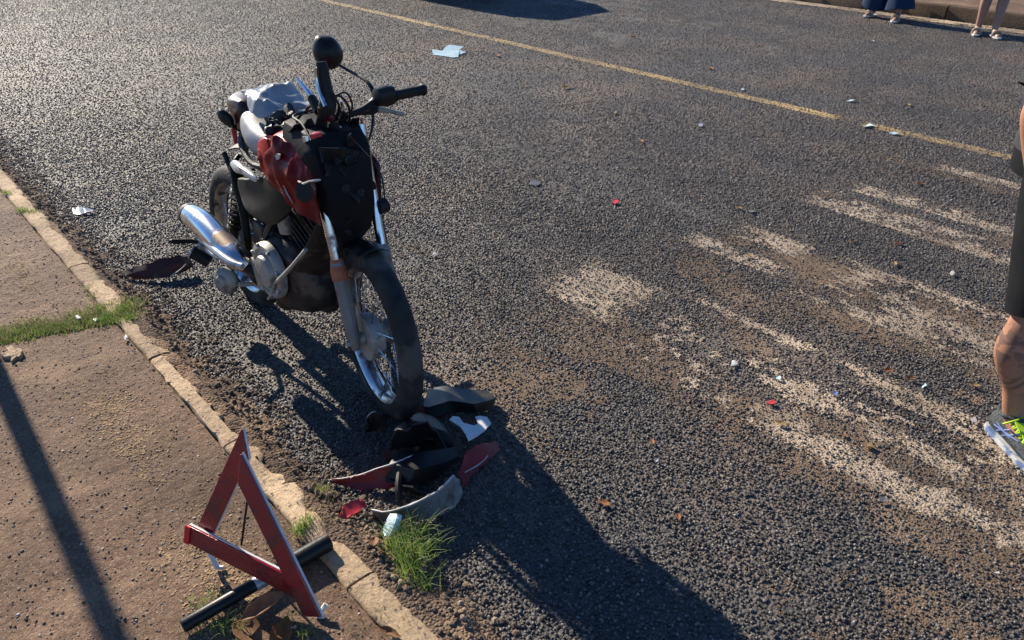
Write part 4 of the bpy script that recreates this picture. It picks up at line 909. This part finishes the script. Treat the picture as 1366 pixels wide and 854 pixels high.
shard('plastic_fragment', 'small blue and white chip right of the red triangular one', 'debris', 1114, 526, 5, 5, M['stripe'], 5, seed=9, group=GL)
shard('glass_fragment', 'teal glass bit above the red triangular chip', 'glass', 1038, 506, 6, 4, M['glass'], 6, seed=10, group=GL)
shard('glass_fragment', 'teal glass bit near the man in shorts', 'glass', 1232, 516, 6, 5, M['glass'], 6, seed=11, group=GL)
shard('plastic_fragment', 'white crumpled chip beside the running shoe', 'debris', 1299, 562, 8, 6, M['edge'], 6, seed=12, group=GL, th=.008)
shard('plastic_fragment', 'grey flat chip level with the front fork in the middle of the road', 'debris', 713, 246, 13, 6, M['grey'], 8, seed=13, group=GL)
shard('plastic_fragment', 'dark grey stone-like chip in the right foreground', 'debris', 1178, 668, 10, 6, M['grey'], 7, seed=14, group=GL, th=.01)
shard('plastic_fragment', 'silver chip in the foreground right of the shadow', 'debris', 877, 616, 6, 5, M['silver'], 6, seed=15, group=GL, th=.006)
shard('plastic_fragment', 'pale grey chip at the lower right edge of the road', 'debris', 1329, 766, 8, 4, M['edge'], 6, seed=16, group=GL)
shard('stone', 'round yellowish pebble in the right foreground', 'stone', 1159, 596, 6, 7, M['leafy'], 9, seed=17, th=.010)
shard('plastic_fragment', 'white chip right of the front wheel, beside a thin twig', 'debris', 581, 341, 7, 3, M['edge'], 6, seed=18, group=GL)
tw = MB().tube([P(533, 327, .008), P(552, 333, .012), P(574, 339, .010), P(588, 344, .008)], [.0015, .002, .002, .0015], 6, sub=3).build('twig', M['leafy'], None); tag(tw, 'thin pale twig on the asphalt right of the front wheel', 'twig')
shard('plastic_fragment', 'grey chip below the yellow line left of its gap', 'debris', 935, 168, 8, 3, M['silver'], 6, seed=19, group=GL)
shard('plastic_fragment', 'small blue-grey chip in the middle of the crossing', 'debris', 1002, 283, 7, 3, M['grey'], 6, seed=20, group=GL)
shard('plastic_fragment', 'tiny white speck far out on the road towards the women', 'debris', 1165, 55, 4, 2, M['edge'], 5, seed=21, group=GL)
shard('plastic_fragment', 'white chip between the two nearest crosswalk stripes', 'debris', 1270, 366, 5, 4, M['edge'], 6, seed=22, group=GL)
def leaf(label, x, y, L_, W_, m, seed, z=.01, curl=.4, group='dry leaves', yaw=None, up_=0.):
    r_ = random.Random(seed); c = P(x, y, z); yaw = r_.uniform(0, 6.28) if yaw is None else yaw
    rows = []
    for i in range(7):
        t = i / 6; wd = W_ * math.sin(PI * min(1, t * .96 + .02)) ** .8 * (1 - .25 * t)
        rows.append([V(((t - .5) * L_, s * wd, .002 + curl * (abs(s) ** 2) * wd + curl * .5 * L_ * (t - .5) ** 2 + up_ * t + mnoise.noise(V((t * 4, s * 2, seed))) * .08 * L_)) for s in (-1, -.5, 0, .5, 1)])
    root = empty('dry_leaf', c, (0, 0, yaw)); tag(root, label, 'leaf', group)
    MB().sheet(rows, .0012).build('blade', m, root, angle=70)
    MB().tube([V((-.5 * L_, 0, .003 + curl * .12 * L_)), V((-.7 * L_, .04 * L_, .004))], [.0016, .001], 5).build('stalk', m, root)
    return root
leaf('large curled brown leaf standing up below the warning triangle', 354, 826, .11, .032, M['leaf'], 3, z=WZ + .012, curl=.9, yaw=1.1, up_=.06)
leaf('dark brown folded leaf at the bottom edge left of the curled one', 332, 846, .10, .034, M['leaf'], 4, z=WZ + .004, curl=.6, yaw=.2)
leaf('orange-brown leaf at the bottom edge under the curled one', 376, 848, .10, .03, M['leafo'], 5, z=WZ + .004, curl=.4, yaw=2.4)
leaf('narrow brown leaf on the kerb at the bottom edge', 520, 846, .065, .013, M['leaf'], 6, z=KZ + .004, curl=.7, yaw=.4)
leaf('reddish leaf at the foot of the big grass tuft', 500, 728, .05, .016, M['leaf'], 7, z=.05, curl=.6, yaw=-.6, up_=.02)
for i, (x, y, lb, mm) in enumerate([(855, 189, 'orange leaf between the motorcycle and the yellow line', 'leafo'), (845, 50, 'orange leaf beyond the yellow line near the car shadow', 'leafo'), (948, 92, 'pale orange leaf just beyond the yellow line', 'leafo'), (664, 75, 'orange leaf just before the yellow line', 'leafo'), (754, 117, 'pale leaf below the middle of the yellow line', 'leafy'), (820, 151, 'pale leaf lower down than the yellow line', 'leafy'), (1098, 264, 'pale leaf at the tip of the third crosswalk stripe', 'leafy'), (1185, 495, 'yellow leaf on the dark patch of the crosswalk', 'leafo'), (1215, 506, 'rust coloured leaf beside the yellow one on the crossing', 'leaf'), (1041, 566, 'pale leaf below the red triangular chip', 'leafy'), (806, 672, 'orange leaf at the edge of the motorcycle shadow', 'leafo'), (1000, 342, 'green-yellow narrow leaf on the thin crosswalk stripe', 'leafy'), (1198, 325, 'yellow leaf on the third crosswalk stripe', 'leafo'), (1300, 515, 'pale narrow leaf left of the tattooed leg', 'leafy'), (985, 278, 'pale leaf near the middle crosswalk stripes', 'leafy'), (1228, 246, 'brown leaf left of the farthest crosswalk stripe', 'leaf'), (1193, 352, 'pale yellow leaf between crosswalk stripes', 'leafy'), (1138, 322, 'dark red leaf between the crosswalk stripes', 'leaf')]):
    s_ = 3.0 if y < 120 else 2.0 if y < 250 else 1.5
    leaf(lb, x, y, .026 * s_, .008 * s_, M[mm], 20 + i, z=.009, curl=.5)
lt = [(870, 590), (1212, 140), (760, 60), (1010, 60), (935, 268), (1050, 300), (905, 690), (700, 115), (1125, 580), (1090, 195)]
lw = ['right of the motorcycle shadow', 'beyond the gap in the yellow line', 'just past the yellow line near the car shadow', 'on the far lane left of the women', 'left of the thin crosswalk stripes', 'beside the tip of the middle crosswalk stripe', 'in the foreground right of the shadow edge', 'just before the yellow line right of the mirror', 'on the sandy stripe near the blue chip', 'below the glass at the yellow line gap']
for i, (x, y) in enumerate(lt): leaf('tiny dry leaf scrap ' + lw[i], x, y, .026 * (2.2 if y < 150 else 1), .008 * (2.2 if y < 150 else 1), M[('leafo', 'leafy', 'leaf')[i % 3]], 70 + i, z=.009, group='tiny leaf scraps')

# ------------------------------------------------------------------ grass
def grass(label, spots, m, hmin, hmax, n, spread, wd=.0022, name='grass'):
    mb = MB(); r_ = random.Random(len(label) * 7 + n)
    for (x, y, z, k) in spots:
        c = P(x, y, z)
        for _ in range(int(n * k)):
            b = c + V((r_.gauss(0, spread), r_.gauss(0, spread), 0)); h = r_.uniform(hmin, hmax) * (.6 + .4 * k); a = r_.uniform(0, 6.28); ln = r_.uniform(.15, .9) * h
            d = V((math.cos(a), math.sin(a), 0)); sd = V((-d.y, d.x, 0)) * wd * r_.uniform(.7, 1.4) * .5
            vs = []
            for t in (0, .35, .7, 1):
                p = b + d * ln * t ** 2 + V((0, 0, h * (t - .25 * t * t))); q_ = sd * (1 - t * .9)
                vs += [p - q_, p + q_]
            i0 = len(mb.v); mb.v += [tuple(p) for p in vs]; mb.f += [(i0 + 2 * j, i0 + 2 * j + 1, i0 + 2 * j + 3, i0 + 2 * j + 2) for j in range(3)]
    o = mb.build(name, m, None); return tag(o, label, 'grass', kind='stuff')
joint_sp = [(x, 455 - (x / 180) * 34 + rnd.uniform(-16, 4), WZ - .004, rnd.uniform(.35, 1)) for x in np.linspace(-20, 185, 48)]
grass('low green grass along the overgrown pavement joint', joint_sp + [(150, 420, WZ, 1.4), (165, 412, WZ, 1.4), (140, 428, WZ, 1.3), (172, 425, WZ, 1)], M['grass'], .010, .034, 95, .022)
grass('straw coloured grass along the overgrown pavement joint', [(x, y - 6, WZ, k) for x, y, z, k in joint_sp] + [(170, 400, WZ, 1.2), (150, 405, WZ, 1), (128, 395, WZ, .8)], M['strawg'], .01, .03, 70, .022)
grass('small grass tufts in the kerb crack at the far left', [(8, 258, WZ, 1), (30, 282, WZ, 1.2), (42, 284, WZ, .8), (120, 385, WZ - .01, .9), (132, 398, WZ - .01, 1), (135, 412, WZ, 1)], M['grass'], .015, .035, 70, .014)
grass('bright green grass tuft against the kerb by the torn fairing', [(548, 770, .02, 1), (540, 745, .02, 1.1), (560, 745, .02, 1), (530, 725, .02, .9), (552, 715, .015, 1), (565, 790, .01, .7), (575, 730, .005, .5)], M['grass'], .04, .12, 85, .017, .0028)
grass('dry stalks in the grass tuft by the torn fairing', [(548, 750, .02, 1), (535, 725, .02, 1)], M['strawg'], .06, .14, 12, .02, .0022)
grass('small green tuft on the kerb behind the warning triangle', [(405, 705, KZ, 1), (412, 695, KZ, .7), (398, 712, KZ, .7), (432, 655, .03, .5)], M['grass'], .02, .05, 75, .010)
grass('weeds around the black plastic tube at the bottom edge', [(275, 815, WZ, .8), (262, 840, WZ, .8), (300, 835, WZ, 1), (325, 835, WZ, .8), (285, 795, WZ, .5), (262, 805, WZ, .4), (385, 830, WZ, .6), (410, 850, WZ, .5)], M['grass'], .015, .045, 60, .014)
grass('dry moss and straw on the kerb behind the triangle', [(440, 690, KZ, .6), (425, 650, .03, .8), (445, 660, .03, .6), (500, 820, KZ, .6), (470, 840, KZ, .8), (380, 700, KZ, .4), (545, 830, KZ, .3)], M['strawg'], .006, .022, 60, .02, .0016)
# clear plastic scrap caught in the tuft
rows = [[P(512, 712, .04), P(518, 690, .075), P(522, 684, .08)], [P(520, 716, .045), P(528, 694, .085), P(530, 685, .09)], [P(530, 712, .04), P(536, 694, .08), P(540, 688, .085)]]
debris('plastic_wrapper', 'crumpled clear plastic wrapper caught in the grass tuft', 'litter', rows, M['glass'], th=.0015, jit=.008, seed=14, group='litter in the gutter')
for i, (x, y, sx, sy, z, lb) in enumerate([(104, 424, 8, 7, WZ + .01, 'white petal-like scrap on the grassy pavement joint'), (128, 428, 7, 5, WZ + .01, 'second pale scrap on the grassy pavement joint, nearer the kerb'), (168, 452, 8, 7, WZ + .004, 'white paper scrap on the pavement below the grassy joint'), (20, 475, 26, 14, WZ + .001, 'pale broken concrete lump at the left edge below the grass')]):
    shard('paper_scrap' if i < 3 else 'concrete_lump', lb, 'litter' if i < 3 else 'rubble', x, y, sx * (.7 if i < 3 else 1), sy * (.7 if i < 3 else 1), M['edge'] if i < 3 else M['kerb'], 8 if i < 3 else 15, z=z, dents=i == 3, seed=40 + i, th=.004 if i < 3 else .02, group='litter in the gutter' if i < 3 else None)

# ------------------------------------------------------------------ people
def CW(X, Y, z):                             # metres right of / ahead of the standpoint -> world
    return V((X * math.sin(PHI) - Y * math.cos(PHI), X * math.cos(PHI) + Y * math.sin(PHI), z))
def skin_body(name, parent, J, E_, Rr, m, root):
    names = list(J); me = bpy.data.meshes.new(name)
    me.from_pydata([tuple(J[k]) for k in names], [(names.index(a), names.index(b)) for a, b in E_], [])
    o = bpy.data.objects.new(name, me); link(o, parent); me.materials.append(m)
    sk = o.modifiers.new('skin', 'SKIN'); sk.use_smooth_shade = True; sk.branch_smoothing = .4
    me.skin_vertices[0].data
    for i, k in enumerate(names):
        r = Rr[k]; me.skin_vertices[0].data[i].radius = (r, r) if not isinstance(r, tuple) else r
        me.skin_vertices[0].data[i].use_root = (k == root)
    sb = o.modifiers.new('sub', 'SUBSURF'); sb.levels = 2; sb.render_levels = 2
    return o
def person(loc, label, J, fdir, skinm, hair_len=0.):
    """J: joints as offsets from loc; fdir: facing (unit, horizontal)"""
    root = empty('person', loc); tag(root, label, 'person'); f = fdir; l = V((-f.y, f.x, 0)); z = V((0, 0, 1))
    J = dict(J); R_ = dict(pelvis=.115, belly=.11, chest=.125, upper=.105, neckb=.058, neck=.05, jaw=.060, skull=.082, crown=.055)
    Ed = [('pelvis', 'belly'), ('belly', 'chest'), ('chest', 'upper'), ('upper', 'neckb'), ('neckb', 'neck'), ('neck', 'jaw'), ('jaw', 'skull'), ('skull', 'crown')]
    J['nose'] = J['jaw'] + f * .085 + z * .045; R_['nose'] = .012; J['nose0'] = J['jaw'] + f * .055 + z * .04; R_['nose0'] = .03
    J['chin'] = J['jaw'] + f * .06 - z * .045; R_['chin'] = .022
    Ed += [('jaw', 'nose0'), ('nose0', 'nose'), ('jaw', 'chin')]
    for s, sg in (('L', 1), ('R', -1)):
        R_.update({'hip' + s: .085, 'thigh' + s: .075, 'knee' + s: .052, 'calf' + s: .062, 'shin' + s: .044, 'ankle' + s: .034, 'ball' + s: .034, 'toe' + s: .022, 'sho' + s: .052, 'arm' + s: .045, 'elb' + s: .037, 'fore' + s: .036, 'wri' + s: .024, 'palm' + s: (.034, .018)})
        J['thigh' + s] = J['hip' + s].lerp(J['knee' + s], .5) + f * .015
        if 'calf' + s not in J: J['calf' + s] = J['knee' + s].lerp(J['ankle' + s], .3) - f * .018
        J['shin' + s] = J['knee' + s].lerp(J['ankle' + s], .68) - f * .004
        J['arm' + s] = J['sho' + s].lerp(J['elb' + s], .5); J['fore' + s] = J['elb' + s].lerp(J['wri' + s], .3)
        hd = (J['wri' + s] - J['elb' + s]).normalized(); J['palm' + s] = J['wri' + s] + hd * .065
        Ed += [('pelvis', 'hip' + s), ('hip' + s, 'thigh' + s), ('thigh' + s, 'knee' + s), ('knee' + s, 'calf' + s), ('calf' + s, 'shin' + s), ('shin' + s, 'ankle' + s), ('ankle' + s, 'ball' + s), ('ball' + s, 'toe' + s), ('upper', 'sho' + s), ('sho' + s, 'arm' + s), ('arm' + s, 'elb' + s), ('elb' + s, 'fore' + s), ('fore' + s, 'wri' + s), ('wri' + s, 'palm' + s)]
        side = f
        for q, (o_, ln) in enumerate(((.026, .07), (.009, .08), (-.009, .075), (-.026, .06))):
            a, b, c = 'f%d%s' % (q, s), 'g%d%s' % (q, s), 'h%d%s' % (q, s)
            J[a] = J['palm' + s] + side * o_ + hd * .035; J[b] = J[a] + hd * ln * .5 - l * sg * .008; J[c] = J[b] + hd * ln * .45 - l * sg * .018
            R_[a] = .009; R_[b] = .0085; R_[c] = .007; Ed += [('palm' + s, a), (a, b), (b, c)]
        J['t0' + s] = J['wri' + s] + hd * .03 + side * .030; J['t1' + s] = J['t0' + s] + hd * .04 + side * .02 - l * sg * .01
        R_['t0' + s] = .012; R_['t1' + s] = .009; Ed += [('wri' + s, 't0' + s), ('t0' + s, 't1' + s)]
        J['ear' + s] = J['skull'] + l * sg * .080 - z * .02 - f * .005; R_['ear' + s] = (.012, .022); Ed += [('skull', 'ear' + s)]
    body = skin_body('body', root, J, Ed, R_, skinm, 'pelvis')
    for sg in (1, -1):
        e = J['skull'] + f * .066 + l * sg * .032 - z * .005
        MB().lathe([(.001, -.011), (.008, -.008), (.011, 0), (.008, .008), (.001, .011)], e, f, 10).build('eye', M['eye'], root)
    mo = J['jaw'] + f * .076 - z * .012; MB().tube([mo - l * .022, mo + f * .006, mo + l * .022], [.003, .006, .003], 6).build('mouth', M['redp'], root)
    h = []
    for i in range(8):
        t = PI * .55 * i / 7; c_ = J['skull'] + z * .018 - f * .012; r = .098
        h.append([c_ + V((0, 0, 1)) * math.cos(t) * r * 1.05 + (f * math.cos(a) * (1.02 if math.cos(a) < 0 else .86) + l * math.sin(a) * .88) * math.sin(t) * r - z * (.05 + hair_len) * (t / 1.7) ** 3 * (1 if math.cos(a) < .35 else 0) for a in [2 * PI * k / 20 for k in range(20)]])
    MB().loft(list(reversed(h))).build('hair', M['hair'], root)
    return root, J
def ringv(c, d, r1, r2, ref, n=18, wob=0., seed=0):
    d = V(d).normalized(); e1 = (V(ref) - d * V(ref).dot(d)).normalized(); e2 = d.cross(e1)
    return [V(c) + e1 * r1 * math.cos(t) * (1 + wob * math.sin(3 * t + seed)) + e2 * r2 * math.sin(t) * (1 + wob * math.sin(4 * t + seed * 2)) for t in [2 * PI * k / n for k in range(n)]]
def sleeve(pts, rads, ref, n=18, wob=.04):
    rings = []; pts = [V(p) for p in pts]
    for i, p in enumerate(pts):
        d = pts[min(i + 1, len(pts) - 1)] - pts[max(i - 1, 0)]; rings.append(ringv(p, d, rads[i][0], rads[i][1], ref, n, wob * .5, i * 1.3))
    inner = [[p + (pts[-1] - p) * .06 for p in rings[-1]]]
    rings += [[pts[-1] + (p - pts[-1]) * .90 for p in rings[-1]], [pts[-2] + (p - pts[-2]) * .80 for p in rings[-2]]]
    return rings
def torso_shirt(root, J, f, m, slv=.55, hem=-.05):
    l = V((-f.y, f.x, 0)); mb = MB(); rings = []
    for c_, a, b in ((J['pelvis'] + V((0, 0, hem)), .185, .145), (J['belly'], .172, .135), (J['chest'], .195, .14), (J['upper'], .205, .13), (J['upper'] + V((0, 0, .07)), .15, .10), (J['neckb'] + V((0, 0, .01)), .075, .07)):
        rings.append([V(c_) + l * a * math.cos(t) * (1 + .03 * math.sin(5 * t + a * 40)) + f * b * math.sin(t) for t in [2 * PI * k / 24 for k in range(24)]])
    mb.loft(rings)
    for s in 'LR':
        e = J['sho' + s].lerp(J['elb' + s], slv / .55 * .95 if slv < .6 else 1.0)
        mb.loft(sleeve([J['sho' + s] + (J['upper'] - J['sho' + s]) * .3, J['sho' + s], J['sho' + s].lerp(e, .55), e], [(.075, .08), (.078, .085), (.075, .08), (.078, .083)], f))
    return mb.build('shirt', m, root)

# man in black shorts at the right edge
mf_dir = CW(.8, -.6, 0).normalized()
mloc = CW(1.70, 2.05, 0)
def mj(X, Y, z): return CW(X, Y, z) - CW(1.72, 2.05, 0)
heel = P(1322, 592, 0); shd = (P(1400, 668, 0) - heel); shd.z = 0; shd.normalize()
an = mj(1.665, 1.935, .09)
JM = dict(pelvis=mj(1.68, 2.17, .97), belly=mj(1.69, 2.17, 1.10), chest=mj(1.70, 2.16, 1.28), upper=mj(1.70, 2.16, 1.42), neckb=mj(1.71, 2.15, 1.50), neck=mj(1.715, 2.145, 1.56), jaw=mj(1.735, 2.13, 1.62), skull=mj(1.725, 2.135, 1.695), crown=mj(1.72, 2.14, 1.765),
          hipR=mj(1.615, 2.09, .92), kneeR=mj(1.598, 1.945, .49), calfR=mj(1.588, 1.955, .335), ankleR=an, ballR=an + shd * .10 - V((0, 0, .045)), toeR=an + shd * .17 - V((0, 0, .055)),
          hipL=mj(1.75, 2.24, .92), kneeL=mj(1.93, 2.20, .49), ankleL=mj(2.05, 2.12, .09), ballL=mj(2.05, 2.12, .045) + mf_dir * .10, toeL=mj(2.05, 2.12, .035) + mf_dir * .17,
          shoR=mj(1.55, 2.02, 1.43), elbR=mj(1.41, 1.99, 1.08), wriR=mj(1.50, 1.98, .84), shoL=mj(1.81, 2.29, 1.43), elbL=mj(1.90, 2.40, 1.14), wriL=mj(1.98, 2.33, .92))
man, JM = person(mloc, 'man in black shorts and running shoes with a tattooed calf, cut by the right edge', JM, mf_dir, M['tattoo'])
torso_shirt(man, JM, mf_dir, M['shirtg'], slv=.50)
sh = MB(); lft = V((-mf_dir.y, mf_dir.x, 0))
sh.loft([[V(c_) + lft * a * math.cos(t) + mf_dir * b * math.sin(t) for t in [2 * PI * k / 24 for k in range(24)]] for c_, a, b in ((JM['pelvis'] + V((0, 0, -.12)), .17, .135), (JM['pelvis'], .175, .14), (JM['pelvis'] + V((0, 0, .08)), .16, .13))])
for s in 'RL':
    hp, kn = JM['hip' + s], JM['knee' + s]
    sh.loft(sleeve([hp + V((0, 0, .05)), hp, hp.lerp(kn, .3), hp.lerp(kn, .6), hp.lerp(kn, .85), kn + V((0, 0, -.01))], [(.09, .10), (.095, .105), (.094, .102), (.086, .094), (.078, .086), (.074, .082)], mf_dir, 22, .05))
sh.build('shorts', M['cloth'], man)
def shoe(root, ank, d, m_up, m_sole, L_=.285, laces=True, name='shoe'):
    base = V((ank.x, ank.y, 0)) - d * .065; l = V((-d.y, d.x, 0)); z = V((0, 0, 1))
    o = empty(name, (0, 0, 0), parent=root)
    prof = [(-.004, .010, .02, .060), (.002, .021, .006, .076), (.014, .030, .0, .088), (.05, .036, .0, .098), (.09, .038, .0, .098), (.13, .041, .0, .086), (.18, .046, .0, .068), (.22, .045, .0, .056), (.26, .034, .004, .046), (.285, .012, .012, .034)]
    k_ = L_ / .285; up_, so_ = [], []
    for x, hw, z0, z1 in prof:
        x *= k_; c_ = base + d * x
        up_.append([c_ + l * hw * math.copysign(abs(math.cos(t)) ** .7, math.cos(t)) * (1.0 if math.sin(t) < .3 else .80) + z * (.015 + max(0, z1 - .015) * (.5 + .5 * math.sin(t))) for t in [2 * PI * q / 16 for q in range(16)]])
        so_.append([c_ + l * s_ * (hw + .004) + z * h_ for s_, h_ in ((-1, z0 + .002), (-1.03, .5 * (z0 + .020)), (-.98, .020), (.98, .020), (1.03, .5 * (z0 + .020)), (1, z0 + .002))])
    MB().loft(up_).build('upper', m_up, o); MB().loft(so_).build('sole', m_sole, o)
    if laces:
        MB().tube([base + d * .045 * k_ + l * .030 + z * .098, base + d * .075 + l * .036 + z * .107, base + d * .11 + z * .110, base + d * .075 - l * .036 + z * .107, base + d * .045 * k_ - l * .030 + z * .098, base + d * .008 + z * .094, base + d * .045 * k_ + l * .030 + z * .098], .0075, 8, sub=4).build('collar', M['shoe'], o)
        MB().sheet([[base + d * x_ + l * y_ + z * (z_ - abs(y_) * .25) for y_ in (-.026, -.013, 0, .013, .026)] for x_, z_ in ((.088, .118), (.105, .110), (.14, .092), (.185, .072))], .006).build('tongue', M['lime'], o)
        for q in range(6):
            x = .095 + q * .017; zt = .101 - q * .0055
            for sg in (-1, 1):
                MB().tube([base + d * x - l * sg * .030 + z * (zt - .014), base + d * (x + .006) + z * (zt + .004), base + d * (x + .014) + l * sg * .030 + z * (zt - .018)], .0038, 6, sub=3).build('lace', M['lime'], o)
        for q in (0, 1):
            MB().tube([base + d * .095 + z * .108, base + d * (.08 + .03 * q) + l * (.03 - .06 * q) + z * .118, base + d * .10 + l * (.055 - .11 * q) + z * .100, base + d * .085 + l * (.045 - .09 * q) + z * .085], .0032, 6, sub=4).build('lace', M['lime'], o)
        for sg in (-1, 1):
            for a, b in (((.065, .040), (.115, .082)), ((.09, .038), (.135, .078)), ((.055, .066), (.135, .050)), ((.048, .052), (.15, .062))):
                w0 = .041; p0 = base + d * a[0] + l * sg * (w0 - .002) + z * a[1]; p1 = base + d * b[0] + l * sg * (w0 - .004 - .3 * (b[1] - .045)) + z * b[1]
                MB().tube([p0, p0.lerp(p1, .5) + l * sg * .002, p1], [.0022, .0034, .0022], 6, sub=2).build('side_stripe', M['stripe'], o)
    return o
shoe(man, JM['ankleR'], shd, M['shoe'], M['sole']); shoe(man, JM['ankleL'], mf_dir, M['shoe'], M['sole'])

def woman(loc, label, fdir, skinm, top, lower, kind, gap):
    f = fdir; l = V((-f.y, f.x, 0)); z = V((0, 0, 1)); q = lambda a, b, c_: f * a + l * b + z * c_
    J = dict(pelvis=q(0, 0, .90), belly=q(0, 0, 1.02), chest=q(0, 0, 1.19), upper=q(0, 0, 1.31), neckb=q(0, 0, 1.38), neck=q(.01, 0, 1.43), jaw=q(.03, 0, 1.49), skull=q(.015, 0, 1.56), crown=q(.01, 0, 1.625))
    for s, sg in (('L', 1), ('R', -1)):
        y = sg * gap; J['hip' + s] = q(0, sg * .085, .85); J['knee' + s] = q(.02, (y + sg * .085) / 2, .46); J['ankle' + s] = q(sg * .05, y, .075); J['ball' + s] = J['ankle' + s] + q(.10, sg * .02, -.045); J['toe' + s] = J['ankle' + s] + q(.16, sg * .03, -.055)
        J['sho' + s] = q(0, sg * .16, 1.32); J['elb' + s] = q(-.03, sg * .22, 1.06); J['wri' + s] = q(.06, sg * .20, .84)
    r, J = person(loc, label, J, f, skinm, .12)
    torso_shirt(r, J, f, top)
    mb = MB()
    if kind == 'trousers':
        mb.loft([[V(c_) + l * a * math.cos(t) + f * b * math.sin(t) for t in [2 * PI * k / 20 for k in range(20)]] for c_, a, b in ((J['pelvis'] - z * .10, .18, .14), (J['pelvis'], .185, .145), (J['belly'], .15, .12))])
        for s in 'LR':
            a_ = J['ankle' + s]; mb.loft(sleeve([J['hip' + s], J['knee' + s], J['knee' + s].lerp(a_, .5), a_ + z * .06], [(.105, .11), (.12, .12), (.14, .15), (.15, .17)], f, 20, .07))
    else:
        mb.loft([[V(c_) + l * a * math.cos(t) + f * b * math.sin(t) for t in [2 * PI * k / 20 for k in range(20)]] for c_, a, b in ((q(0, 0, .55), .22, .19), (J['pelvis'] - z * .10, .20, .16), (J['pelvis'], .185, .145), (J['belly'], .15, .12))])
    mb.build(kind, lower, r)
    for s in 'LR':
        a_ = J['ankle' + s]; d = (J['toe' + s] - a_); d.z = 0; d.normalize()
        so = empty('sandal', (0, 0, 0), parent=r); b0 = V((a_.x, a_.y, 0)) - d * .05; sd = V((-d.y, d.x, 0))
        MB().loft([[b0 + d * x + sd * w_ * c_ + z * h_ for c_, h_ in ((-1, .012), (-1, .026), (1, .026), (1, .012))] for x, w_ in ((0, .022), (.05, .034), (.14, .042), (.20, .038), (.235, .015))]).build('sole', M['whitepl'], so)
        MB().tube([b0 + d * .13 - sd * .046 + z * .02, b0 + d * .14 - sd * .03 + z * .07, b0 + d * .14 + sd * .03 + z * .07, b0 + d * .13 + sd * .046 + z * .02], [.010, .014, .014, .010], 8, sub=3).build('strap', M['beige'], so)
    return r
w1 = P(1181, 22, .03); woman(V((w1.x, w1.y, 0)), 'woman in wide navy trousers standing by the far kerb', CW(-.75, -.66, 0).normalized(), M['skin2'], M['navy'], M['navy'], 'trousers', .17)
w2 = P(1314, 44, .03); woman(V((w2.x, w2.y, 0)), 'bare-legged woman in pale sandals at the far right kerb', CW(-.35, -.94, 0).normalized(), M['skin2'], M['beige'], M['navy'], 'skirt', .075)

# ------------------------------------------------------------------ parked car whose shadow falls on the far lane, and the sign post on the pavement
car = empty('parked_car', (-10.88, 7.45, 0)); tag(car, 'dark blue hatchback standing beyond the top of the view, casting the shadow on the road', 'car')
def csec(x, zb, zs, zr, wb_, wr, n=None):
    pts = [(-wb_ + .06, zb), (-wb_, zb + .10), (-wb_ - .01, zs - .15), (-wb_ + .02, zs), (-wr, zr - .06), (-wr + .10, zr), (wr - .10, zr), (wr, zr - .06), (wb_ - .02, zs), (wb_ + .01, zs - .15), (wb_, zb + .10), (wb_ - .06, zb)]
    return [V((x, y, z)) for y, z in pts]
MB().loft([csec(-2.0, .35, .62, .70, .66, .60), csec(-1.92, .22, .72, .80, .74, .66), csec(-1.3, .18, .84, .90, .78, .68), csec(-.85, .18, .90, .96, .79, .66), csec(-.25, .18, .93, 1.40, .80, .58), csec(.4, .18, .94, 1.47, .80, .58), csec(1.1, .18, .94, 1.44, .80, .57), csec(1.55, .20, .93, 1.30, .79, .56), csec(1.86, .24, .90, .98, .77, .62), csec(1.95, .34, .70, .80, .70, .60)]).build('body', M['carp'], car, bevel=.02)
for sg in (-1, 1):
    MB().sheet([[V((x, sg * (.785 - (z - .95) * .42), z)) for z in (.97, 1.15, 1.33)] for x in (-.10, .5, 1.2)], .012).build('side_window', M['carg'], car)
    for x in (-1.28, 1.22):
        wl = empty('wheel', (0, 0, 0), parent=car)
        MB().lathe([(.20, -.09), (.29, -.09), (.31, -.06), (.31, .06), (.29, .09), (.20, .09)], (x, sg * .74, .31), (0, 1, 0), 28, True).build('tyre', M['tyre'], wl)
        MB().lathe([(.001, .05), (.06, .06), (.12, .05), (.19, .075), (.205, .08), (.205, -.08), (.001, -.06)], (x, sg * .74, .31), (0, sg, 0), 28).build('rim', M['silver'], wl)
    MB().box((1.90, sg * .62, .80), (.12, .14, .22)).build('tail_light', M['lamp'], car, bevel=.02)
MB().sheet([[V((x, y, z)) for y in (-.5, 0, .5)] for x, z in ((1.62, 1.27), (1.72, 1.15), (1.84, 1.01))], .012).build('rear_window', M['carg'], car)
MB().sheet([[V((x, y, z)) for y in (-.54, 0, .54)] for x, z in ((-.80, 1.00), (-.55, 1.17), (-.30, 1.36))], .012).build('windscreen', M['carg'], car)
MB().box((1.93, 0, .44), (.14, 1.36, .18)).build('bumper', M['black'], car, bevel=.04)

post = empty('sign_post', (-4.9, .175, .03)); tag(post, 'galvanised sign post on the pavement beyond the left edge, casting the long shadow', 'post')
MB().lathe([(.001, 0), (.034, 0), (.034, 2.55), (.030, 2.56), (.001, 2.57)], (0, 0, 0), (0, 0, 1), 20).build('pole', M['pole'], post)
MB().lathe([(.034, 0), (.085, 0), (.085, .012), (.034, .014)], (0, 0, .018), (0, 0, 1), 20, True).build('base_flange', M['pole'], post)
MB().box((-.04, 0, 2.30), (.006, .40, .40), Matrix.Rotation(PI / 4, 3, 'X')).build('sign_plate', M['pole'], post, bevel=.002)
